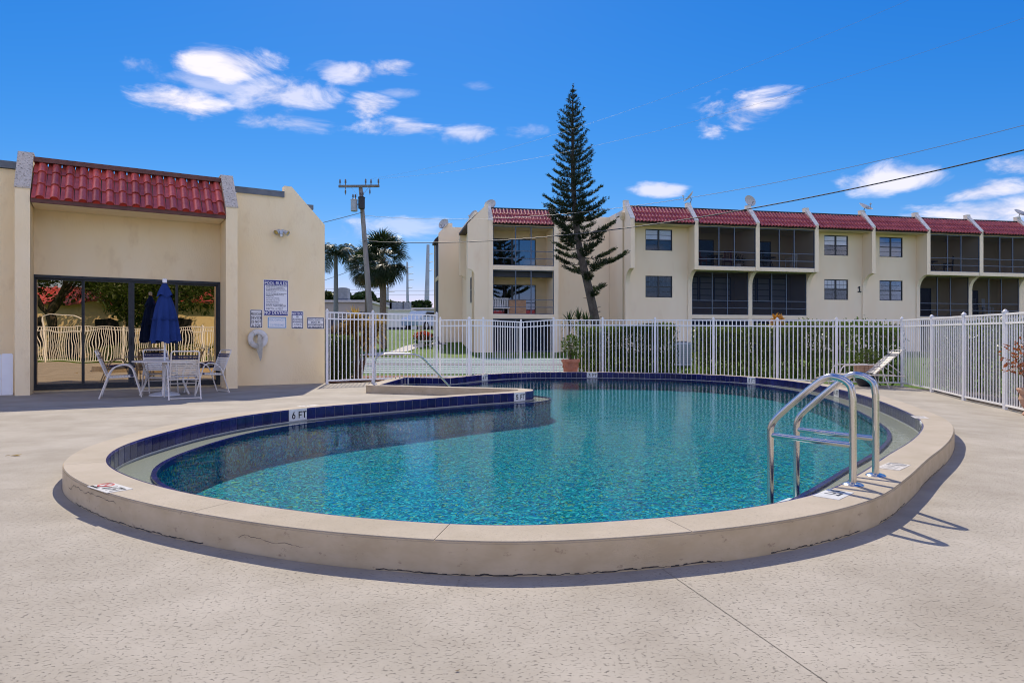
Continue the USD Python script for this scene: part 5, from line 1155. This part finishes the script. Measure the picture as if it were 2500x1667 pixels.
# ------------------------------------------------------------------ Norfolk Island pine
r_ = np.random.default_rng(77)
PY = 31.0
tpx = [(1466, 885), (1452, 775), (1440, 715), (1425, 650), (1412, 590), (1404, 520), (1400, 450), (1398, 330), (1399, 205)]
tp3 = np.array([dp(x, y, PY) for x, y in tpx]); tp3[0, 2] = float(zland(tp3[0, 0], PY)) - .1
trunk = spline(tp3, 6)
pine = thing('norfolk_pine', 'tall narrow Norfolk Island pine leaning in front of the apartment block', 'tree', tuple(tp3[0]))
hz = trunk[:, 2]; zb_, zt_ = hz[0], hz[-1]
part(pine, 'trunk', tube(trunk, np.interp(hz, [zb_, 3.2, 8, zt_], [.24, .19, .11, .015]), 10), 'bark', smooth=True, world=True)
C, D, U, LL, WW, wood = [], [], [], [], [], []
def rope(P, rad, dens):
    seg = np.linalg.norm(np.diff(P, axis=0), axis=1); n = max(4, int(seg.sum() * dens))
    s = np.sort(r_.uniform(0, 1, n)) * seg.sum(); cum = np.r_[0, np.cumsum(seg)]
    Q = np.column_stack([np.interp(s, cum, P[:, k]) for k in range(3)])
    t = np.column_stack([np.interp(s, cum, np.gradient(P[:, k], cum)) for k in range(3)]); t /= np.linalg.norm(t, axis=1, keepdims=True)
    o = rdir(r_, n); o -= t * (o * t).sum(1, keepdims=True); o /= np.linalg.norm(o, axis=1, keepdims=True)
    d = t * .8 + o + [0, 0, .25]; d /= np.linalg.norm(d, axis=1, keepdims=True)
    C.append(Q + d * rad * .5); D.append(d); U.append(rdir(r_, n)); LL.append(np.full(n, rad * 1.25)); WW.append(np.full(n, rad * .25))
py_r = [205, 230, 250, 300, 350, 400, 450, 500, 550, 600, 640, 700, 740]; rL = [4, 14, 24, 44, 52, 60, 64, 74, 86, 88, 74, 44, 20]; rR = [4, 14, 24, 36, 48, 54, 62, 74, 88, 92, 104, 80, 30]
z = 3.15; lev = 0
while z < zt_ - .15:
    c = np.array([np.interp(z, hz, trunk[:, k]) for k in range(3)]); pyl = 832 - (z - CAM_H) / PY * FOC
    nb = 6; ph = r_.uniform(0, 6.28)
    if z < 5.6: nb = 4 if z > 4.2 else 2
    for b in range(nb):
        a = ph + b * 2 * np.pi / nb + r_.normal() * .12; q = (math.cos(a) + 1) / 2
        if z < 4.2 and math.cos(a) < -.2: continue
        R = (np.interp(pyl - 18, py_r, rL) * (1 - q) + np.interp(pyl - 18, py_r, rR) * q) * PY / FOC * r_.uniform(.66, 1.08)
        if z < 6.3 and r_.uniform() < .18: continue
        h = np.array([math.cos(a), math.sin(a), 0]); up = np.interp(z, [3, 6, 9, 12.5], [.02, .16, .34, .62])
        s = np.linspace(0, 1, 8)[:, None]
        P = c + h * s * R + np.array([0, 0, 1]) * (s * up * R + .16 * R * s ** 2.2 - .10 * R * np.sin(np.pi * s))
        wood.append(tube(P[:7], np.linspace(.022, .006, 7) * (.6 + R * .4), 4))
        k0 = .15 if z > 6.5 else .34
        i0 = int(k0 * 7); rad = np.interp(z, [3, 7, 12], [.15, .12, .10]); rope(P[i0:], rad, 70)
        nl = max(2, int(R * (8.5 if z < 7.5 else 6.5)))
        for j in range(nl):
            f = k0 + .05 + (1 - k0 - .1) * (j + r_.uniform(0, .8)) / nl; base = np.array([np.interp(f, s[:, 0], P[:, k]) for k in range(3)])
            for sd in (-1, 1):
                if r_.uniform() < .12: continue
                l = R * .36 * (1 - f * .55) * r_.uniform(.7, 1.1) + .06
                dd = h * .72 + np.array([-h[1], h[0], 0]) * sd * .62 + np.array([0, 0, .18 + up * .6])
                t_ = np.linspace(0, 1, 4)[:, None]
                rope(base + dd / np.linalg.norm(dd) * t_ * l + np.array([0, 0, .16]) * t_ ** 2 * l, rad * .92, 58)
    z += np.interp(z, [3, 8, 12.5], [.36, .34, .24]) * r_.uniform(.85, 1.15); lev += 1
rope(np.array([trunk[-6], trunk[-3], trunk[-1]]), .09, 90)
part(pine, 'branches', cat(*wood), 'bark', world=True, kind='stuff')
part(pine, 'crown', leaves(np.vstack(C), np.vstack(D), np.vstack(U), np.concatenate(LL), np.concatenate(WW)), 'leaf_pine', world=True, kind='stuff')
for k in range(14):
    zz = r_.uniform(.9, 3.3); c = np.array([np.interp(zz, hz, trunk[:, i]) for i in range(3)]); sd = 1 if r_.uniform() < .7 else -1
    part(pine, 'twig_stub', tube([c + [sd * .12, -.1, 0], c + [sd * r_.uniform(.25, .42), -.12, r_.uniform(.0, .12)]], (.02, .006), 4), 'bark', world=True)

# ------------------------------------------------------------------ palms
def fan_frond(rng, petiole, rad, nstrip=26, spread=2.5):
    """A costapalmate frond along +x from the origin."""
    V, F = [], []; base = np.array([petiole, 0, 0])
    V += [[0, -.015, 0], [0, .015, 0], [petiole, .01, 0], [petiole, -.01, 0]]; F += [[0, 1, 2], [0, 2, 3]]
    for k in range(nstrip):
        a = (k / (nstrip - 1) - .5) * spread; l = rad * (1 - .25 * abs(a) / spread * 2) * rng.uniform(.85, 1.05); d = np.array([math.cos(a), math.sin(a), .12 * (k % 2) - .06]); s = np.array([-math.sin(a), math.cos(a), 0]); w = .05 * rad
        p1, p2, p3 = base + d * l * .5, base + d * l * .8 + [0, 0, -.07 * l], base + d * l + [0, 0, -.32 * l]; i = len(V)
        V += [base - s * w * .15, base + s * w * .15, p1 + s * w * .5, p1 - s * w * .5, p2 + s * w * .4, p2 - s * w * .4, p3]; F += [[i, i + 1, i + 2], [i, i + 2, i + 3], [i + 3, i + 2, i + 4], [i + 3, i + 4, i + 5], [i + 5, i + 4, i + 6]]
    return np.array(V, float), np.array(F)
def pinnate(rng, L, n=34, droop=.9):
    V, F = [], []; s = np.linspace(0, 1, n + 1)
    P = np.column_stack([L * np.sin(s * 1.25) / 1.0 * .82, 0 * s, L * (.55 * s - droop * s ** 2.4)])
    for i in range(1, n + 1):
        for sd in (-1, 1):
            t = P[i] - P[i - 1]; t /= np.linalg.norm(t); l = L * .32 * math.sin(.35 + 2.5 * s[i]) * rng.uniform(.8, 1.1) + .08
            d = t * .55 + np.array([0, sd, 0]) * .8 + np.array([0, 0, rng.normal() * .25]); d /= np.linalg.norm(d); w = .06 * L / 2
            e = P[i] + d * l + np.array([0, 0, -.45 * l]); m = P[i] + d * l * .55; j = len(V); V += [P[i] - t * w * .3, P[i] + t * w * .3, m + t * w * .5, m - t * w * .5, e]; F += [[j, j + 1, j + 2], [j, j + 2, j + 3], [j + 3, j + 2, j + 4]]
    v, f = tube(P, np.linspace(.03, .006, n + 1) * L / 2, 4); return cat((np.array(V, float), np.array(F)), (v, f))
def orient(m, o, az, el, roll=0.0):
    v, f = m; v = rot((v, f), (1, 0, 0), roll)[0]; v = rot((v, f), (0, 1, 0), -el)[0]; v = rz((v, f), az)[0]; return v + np.array(o, float), f
def palm(name, label, px, pyc, pyb, Y, kind, r, lean=0.0, seed=1):
    rng = np.random.default_rng(seed); X, _, Z = dp(px, pyc, Y); zg = float(zland(X, Y))
    p = thing(name, label, 'palm tree', (X, Y, zg)); H = Z - zg
    part(p, 'trunk', tube(spline([(lean, 0, -.1), (lean * .5, 0, H * .4), (0, 0, H)], 8), np.linspace(.24, .16, 17) if kind == 'fan' else np.linspace(.20, .12, 17), 10), 'bark_palm' if kind == 'fan' else 'bark_grey', smooth=True)
    if kind == 'fan':
        for k in range(66):
            el = 78 - k * 2.25 + rng.normal() * 5; az = k * 137.5 + rng.normal() * 8
            part(p, 'frond', orient(fan_frond(rng, r * .45, r * .62), (0, 0, H + .1 * math.sin(math.radians(el))), az, el, rng.normal() * 25), 'leaf_palm' if el > -42 else ('leaf_dry' if rng.uniform() < .35 else 'leaf_palm'))
        boots = [orient((np.array([[0, -.05, 0], [0, .05, 0], [.16, .02, .3], [.16, -.02, .3]]), np.array([[0, 1, 2], [0, 2, 3]])), (.17 * math.cos(a), .17 * math.sin(a), zz), math.degrees(a), 0) for zz in np.arange(H - 1.1, H - .1, .12) for a in np.arange(5) * 1.256 + zz * 3]
        part(p, 'leaf_boots', cat(*boots), 'leaf_dry', kind='stuff')
    else:
        for k in range(17):
            az = k * 137.5 + rng.normal() * 10; el = 75 - k * 7.5
            part(p, 'frond', orient(pinnate(rng, r * rng.uniform(.85, 1.1)), (0, 0, H), az, el * .5, rng.normal() * 12), 'leaf_palm')
        part(p, 'crownshaft', tube([(0, 0, H - .9), (0, 0, H - .3), (0, 0, H + .15)], (.13, .11, .04), 8), 'leaf_far')
    return p
palm('cabbage_palm', 'round headed cabbage palm right of the leaning utility pole', 935, 632, 848, 41.0, 'fan', 1.75, seed=3)
palm('cabbage_palm', 'smaller cabbage palm crown half behind the leaning utility pole', 898, 652, 840, 44.0, 'fan', 1.45, seed=4)
palm('queen_palm', 'feathery queen palm beside the clubhouse corner', 820, 622, 770, 45.0, 'feather', 1.9, seed=6)

# ------------------------------------------------------------------ utility poles and lines
UY = 36.0
top, bot = np.array(dp(880, 452, UY)), np.array(dp(912, 866, UY)); bot[2] = float(zland(bot[0], UY)) - .2
up = thing('utility_pole', 'leaning wooden utility pole with crossarm and two transformers', 'utility pole', tuple(bot))
def on_pole(z): q = (z - bot[2]) / (top[2] - bot[2]); return bot + (top - bot) * q
part(up, 'shaft', tube([bot, on_pole(5), top], (.17, .14, .105), 10), 'pole_wood', smooth=True, world=True)
ca = dp(880, 455, UY); ca = np.array(ca); cl, cr_ = ca + [-1.12, -.12, 0], ca + [1.02, -.12, .02]
part(up, 'crossarm', bar(cl, cr_, .10, .12), 'crossarm', world=True)
for s in (-1, 1): part(up, 'brace', bar(ca + [s * .48, -.13, -.04], ca + [0, -.12, -.62], .03, .012), 'transformer_grey', world=True)
def insul(p, h, d=1): return mv(lathe([(0, 0), (.025, 0), (.025, h * .35), (.065, h * .40), (.03, h * .5), (.06, h * .58), (.03, h * .68), (.05, h * .76), (.025, h * .9), (0, h)], 9), p) if d > 0 else mv(lathe([(0, 0), (.02, 0), (.02, -h * .3), (.055, -h * .34), (.02, -h * .45), (.055, -h * .5), (.02, -h * .62), (.05, -h * .68), (.02, -h * .8), (0, -h)], 9), p)
for x, h, d in ((-1.05, .34, 1), (-.76, .34, 1), (-.76, .42, -1), (.30, .36, 1), (.58, .34, 1), (.52, .40, -1), (.97, .36, 1)): part(up, 'insulator', insul(ca + [x, -.12, .06 * d], h, d), 'porcelain', smooth=40, world=True)
for px, py, m in ((867.5, 503, 'transformer_grey'), (885.5, 497, 'transformer_black')):
    c = np.array(dp(px, py, UY)) + [0, -.28, 0]
    t = part(up, 'transformer', lathe([(0, -.30), (.165, -.30), (.175, -.27), (.175, .26), (.19, .27), (.19, .30), (.12, .34), (0, .35)], 16, c), m, smooth=40, world=True)
    for x in (-.06, .07): part(t, 'bushing', insul(c + [x, 0, .33], .28), 'porcelain', world=True)
    part(t, 'bracket', bar(c + [0, .17, .1], on_pole(c[2] + .1), .05), 'transformer_grey', world=True)
up2 = thing('utility_pole', 'second wooden utility pole standing beyond the right edge of the photograph', 'utility pole', (16.0, 18.0, -.3))
part(up2, 'shaft', tube([(0, 0, -.2), (0, 0, 5), (0, 0, 9.3)], (.17, .14, .11), 10), 'pole_wood', smooth=True); part(up2, 'crossarm', bar((-.7, -.8, 8.9), (.7, .8, 8.9), .1, .12), 'crossarm')
def wire(a, b, sag, r, m, name, label, n=40):
    a, b = np.array(a, float), np.array(b, float); s = np.linspace(0, 1, n)[:, None]
    P = a + (b - a) * s; P[:, 2] -= 4 * sag * (s * (1 - s))[:, 0]
    solo(name, tube(P, r, 5), m, label, 'cable', smooth=True)
pz = lambda z: on_pole(z) + [0, -.14, 0]
wire(pz(6.35), (16, 18, 6.75), 1.05, .021, 'wire', 'service_cable', 'thick dark cable running from the leaning pole across the apartment roofs')
wire(pz(7.7), (16, 18, 7.45), 1.25, .0085, 'wire_pale', 'thin_cable', 'thin pale cable above the thick one crossing the pine and roofs')
wire(ca + [.97, -.12, .4], (16.5, 18.6, 10.8), 1.0, .0035, 'wire_pale', 'thin_cable', 'hair thin wire high in the sky at the right, lower of two')
wire(ca + [.58, -.12, .4], (15.5, 17.4, 12.2), 1.0, .003, 'wire_pale', 'thin_cable', 'hair thin wire high in the sky at the right, upper of two')
wire(pz(7.85), (-22, 33, 5.2), .5, .016, 'wire', 'service_cable', 'dark cable sloping from the leaning pole down behind the clubhouse')
wire(pz(5.1), (-20, 40, 2.6), .4, .012, 'wire', 'service_cable', 'lower dark cable from the leaning pole passing the feathery palm')
wire(dp(740, 699, 95), dp(1075, 707, 95), .25, .022, 'wire', 'distant_power_line', 'upper distant power line low in the sky left of the apartments')
wire(dp(740, 704, 95), dp(1075, 718, 95), .3, .022, 'wire', 'distant_power_line', 'lower distant power line low in the sky left of the apartments')
def steel_pole(label, x0, ytop, x1, ybot, Y, r0, r1, arms):
    a, b = np.array(dp(x0, ytop, Y)), np.array(dp(x1, ybot, Y)); b[2] = 1.8
    t = thing('steel_pole', label, 'power pole', tuple(b)); part(t, 'shaft', tube([b, (a + b) / 2, a], (r0, (r0 + r1) / 2, r1), 12), 'pole_steel', smooth=True, world=True)
    for py, l in arms:
        p = np.array(dp(x0 + (x1 - x0) * (py - ytop) / (ybot - ytop), py, Y)); part(t, 'arm', tube([p, p + [l, -.2, .12]], (.08, .04), 6), 'pole_steel', world=True)
steel_pole('thick tapering grey steel pole left of the apartments', 1045, 596, 1040, 750, 110, .50, .24, [(620, .9), (640, .9), (660, .9)])
steel_pole('slim dark steel pole with short arms left of the thick one', 994, 638, 996, 750, 120, .34, .16, [(652, 1.1), (668, 1.1), (683, 1.1), (702, .9)])
steel_pole('short steel pole behind the cabbage palm trunk', 946, 700, 945, 750, 118, .34, .22, [(712, 1.3)])

# ------------------------------------------------------------------ far buildings, cars, trees on the rise behind
def boxhouse(name, label, px0, px1, pyt, Y, depth, m, trim=None):
    a, b = np.array(dp(px0, pyt, Y)), np.array(dp(px1, pyt, Y)); w = b[0] - a[0]; h = a[2] - 1.7
    t = thing(name, label, 'building', (a[0], Y, 1.7)); part(t, 'wall', bx(0, w, 0, depth, 0, h), m); part(t, 'roof_edge', rbox(-.15, w + .15, -.15, depth, h, h + .22, .03), trim or 'concrete'); return t, w, h
t, w, h = boxhouse('low_building', 'low tan flat roofed building behind the feathery palm', 700, 899, 737, 62, 10, 'far_wall')
for x in (w - 2.2, w - 4.2): part(t, 'window', bx(x, x + 1.1, -.03, .02, .2, 1.4), 'dark_wall')
t, w, h = boxhouse('low_building', 'white walled low building with dark openings beyond the lawn', 938, 1000, 758, 78, 9, 'far_white')
part(t, 'opening', bx(.3, w - .3, -.03, .02, 0, 1.0), 'dark_wall')
t, w, h = boxhouse('low_building', 'brown low building between the white one and the apartments', 997, 1090, 754, 84, 9, 'far_wall')
for k in range(3): part(t, 'opening', bx(.4 + k * 1.3, 1.4 + k * 1.3, -.03, .02, 0, 2.0), 'dark_wall')
def ac(label, px, py, Y, w=1.5):
    X, _, Z = dp(px, py, Y); a = thing('rooftop_unit', label, 'air conditioner', (X, Y + 1, Z)); part(a, 'casing', rbox(-w / 2, w / 2, -.5, .5, 0, 1.0, .04), 'ac_grey'); part(a, 'fan_guard', lathe([(0, 1.06), (.38, 1.05), (.42, 1.0)], 14), 'dark_room'); part(a, 'base', bx(-w / 2 - .05, w / 2 + .05, -.55, .55, -.35, 0), 'frame_grey')
ac('boxy rooftop air conditioner left of the leaning pole', 831, 727, 63, 1.1)
for px, l in ((946, 'leftmost of the rooftop units on the white building'), (958, 'middle rooftop unit on the white building'), (975, 'dark rooftop unit at the right of the white building'), (990, 'rightmost rooftop unit on the white building')): ac(l, px, 757, 79, .9)
def far_tree(label, px, py, Y, r, m, seed, h=None):
    X, _, Z = dp(px, py, Y); rng = np.random.default_rng(seed); t = thing('distant_tree', label, 'tree', (X, Y, 1.7)); part(t, 'trunk', tube([(0, 0, 0), (.1, 0, Z - 1.7)], (.25, .1), 6), 'bark')
    cs = [np.array([rng.normal() * r[0] * .5, rng.normal() * r[0] * .5, Z - 1.7 + rng.uniform(-.4, .4) * r[1]]) for _ in range(7)]
    part(t, 'crown', cat(*[plant_leaves(260, c, (r[0] * .55, r[0] * .55, r[1] * .6), rng, .55, .30) for c in cs]), m, kind='stuff')
far_tree('dark green tree behind the low tan building', 872, 729, 90, (2.2, 1.0), 'leaf_dark', 41); far_tree('dark round tree behind the low tan building beside the pole', 890, 728, 92, (1.6, 1.0), 'leaf_dark', 42)
far_tree('bare greyish tree at the clubhouse corner far behind', 800, 728, 95, (1.6, 1.1), 'leaf_far', 43); far_tree('olive yellow tree behind the cabbage palm trunk', 948, 752, 96, (2.7, 1.2), 'leaf_far', 44)
far_tree('olive tree right of the cabbage palm trunk', 972, 755, 99, (2.4, 1.0), 'leaf_far', 45); far_tree('small dark palm like tree between the steel poles', 1014, 748, 100, (1.7, 1.2), 'leaf_dark', 46)
far_tree('wide olive tree low behind the leaning pole', 915, 758, 97, (2.4, 1.0), 'leaf_far', 47)
solo('car_park', flat(sbox(-40, 51.5, 3, 62), lambda x, y: zland(x, y) + .02, 5.0), 'asphalt', 'asphalt parking strip at the top of the lawn', kind='structure')
def car(label, X, Y, rotz, m):
    c = thing('parked_car', label, 'car', (X, Y, float(zland(X, Y)) + .02), rotz)
    body = Polygon([(-2.2, .35), (-2.25, .75), (-2.1, .95), (-1.3, 1.0), (1.2, .98), (2.0, .85), (2.22, .70), (2.2, .35)]); part(c, 'body', ext(body.buffer(.04), -.85, .85, 'y'), m)
    part(c, 'cabin', ext(Polygon([(-1.7, .98), (-1.2, 1.45), (.3, 1.47), (1.15, .98)]).buffer(.03), -.74, .74, 'y'), m)
    for s in (-1, 1):
        part(c, 'side_window', ext(Polygon([(-1.5, 1.02), (-1.12, 1.40), (.25, 1.41), (.95, 1.02)]), .745 if s > 0 else -.775, .775 if s > 0 else -.745, 'y'), 'dark_room')
        for x in (-1.4, 1.4):
            w = part(c, 'wheel', mv(rot(lathe([(0, -.1), (.30, -.1), (.32, -.06), (.32, .06), (.30, .1), (0, .1)], 18), (1, 0, 0), 90), (x, s * .80, .32)), 'rubber'); part(w, 'rim', mv(rot(lathe([(0, 0), (.19, .0), (.19, .02)], 14), (1, 0, 0), 90 * (1 if s < 0 else -1)), (x, s * .905, .32)), 'pole_steel')
    part(c, 'windscreen', hull([(1.13, -.66, 1.04), (1.13, .66, 1.04), (.40, -.60, 1.45), (.40, .60, 1.45), (1.17, .66, 1.04), (1.17, -.66, 1.04), (.44, .6, 1.46), (.44, -.6, 1.46)]), 'dark_room')
car('pale blue car parked at the apartment corner beyond the lawn', -6.75, 54.5, 62, 'car_paint'); car('dark car parked beyond the lawn left of the palm trunk', -12.4, 55.5, 75, 'frame_dark')
au = dp(1660, 838, 27.5); a = thing('condenser_unit', 'grey air conditioning condenser seen through the gap between hedges', 'air conditioner', (au[0], au[1], .1))
part(a, 'casing', rbox(-.42, .42, -.35, .35, 0, .95, .03), 'transformer_grey')
for k in range(9): part(a, 'louvre', bx(-.36, .36, -.362, -.352, .12 + k * .085, .16 + k * .085), 'ac_grey')
part(a, 'fan_guard', lathe([(0, 1.0), (.28, .985), (.32, .95)], 16), 'dark_room')

# ------------------------------------------------------------------ what the glass doors mirror: trees and a red roofed house behind the camera
bh = thing('mirrored_house', 'tan house with red tile roof seen only mirrored in the glass doors', 'building', (10.2, -33.0, -.4), math.degrees(math.atan2(11.1, 5.9)))
part(bh, 'wall', bx(-6, 34, -9, 0, 0, 4.4), 'stucco_tan'); part(bh, 'roof', ext(Polygon([(.5, 4.4), (.5, 4.5), (-1.5, 5.9), (-9, 5.9), (-9, 4.4)]), -6.4, 34.4, 'x'), 'roof_tile_far')
for k in range(6): part(bh, 'window', bx(-3 + k * 6, -1 + k * 6, .01, .06, 1.2, 3.2), 'dark_room'); part(bh, 'door', bx(1 + k * 6, 2 + k * 6, .01, .06, 0, 2.3), 'dark_wall')
for k in range(44): part(bh, 'roof_rib', tube([(-6 + k * .92, .55, 4.52), (-6 + k * .92, -1.5, 5.95)], .11, 6), 'roof_tile_far')
def broad_tree(label, X, Y, H, r, seed, m='leaf_tree'):
    rng = np.random.default_rng(seed); t = thing('broad_tree', label, 'tree', (X, Y, -.4)); tips = []
    part(t, 'trunk', tube(spline([(0, 0, 0), (.15, .1, H * .2), (-.1, .2, H * .42)], 5), np.linspace(.38, .26, 11), 9), 'bark', smooth=True)
    for k in range(7):
        a = k * .9 + rng.normal() * .2; e = np.array([math.cos(a) * r * .6, math.sin(a) * r * .6, H * rng.uniform(.6, .82)]); tips.append(e); part(t, 'limb', tube(spline([(-.1, .2, H * .38), e * [.45, .45, .72], e], 5), np.linspace(.2, .05, 11), 7), 'bark', smooth=True)
    part(t, 'crown', cat(*[plant_leaves(700, c + rng.normal(0, .5, 3), (r * .55, r * .55, H * .17), rng, .24, .13) for c in tips for _ in (0, 1)]), m, kind='stuff')
broad_tree('yellow green tree seen only mirrored in the left glass door', 7.2, -17.5, 8.5, 4.2, 61); broad_tree('spreading dark tree seen only mirrored in the right glass doors', 12.2, -12.8, 9.0, 4.6, 62, 'leaf_hedge'); broad_tree('leafy tree seen only mirrored at the left edge of the glass doors', 2.5, -21.5, 8.5, 4.8, 64); broad_tree('tree seen only mirrored above the umbrella in the glass doors', 9.5, -9.5, 7.5, 3.6, 65); broad_tree('third tree seen only mirrored in the middle glass door', 14.5, -20.5, 9.5, 4.5, 63, 'leaf_dark')
hedge('side_hedge', 'low hedge seen only mirrored in the glass doors', (2.6, -5.2), (9.6, 7.6), .8, .9, 1.0, 7000, 28, 'leaf_hedge', .1, .055, core=False)
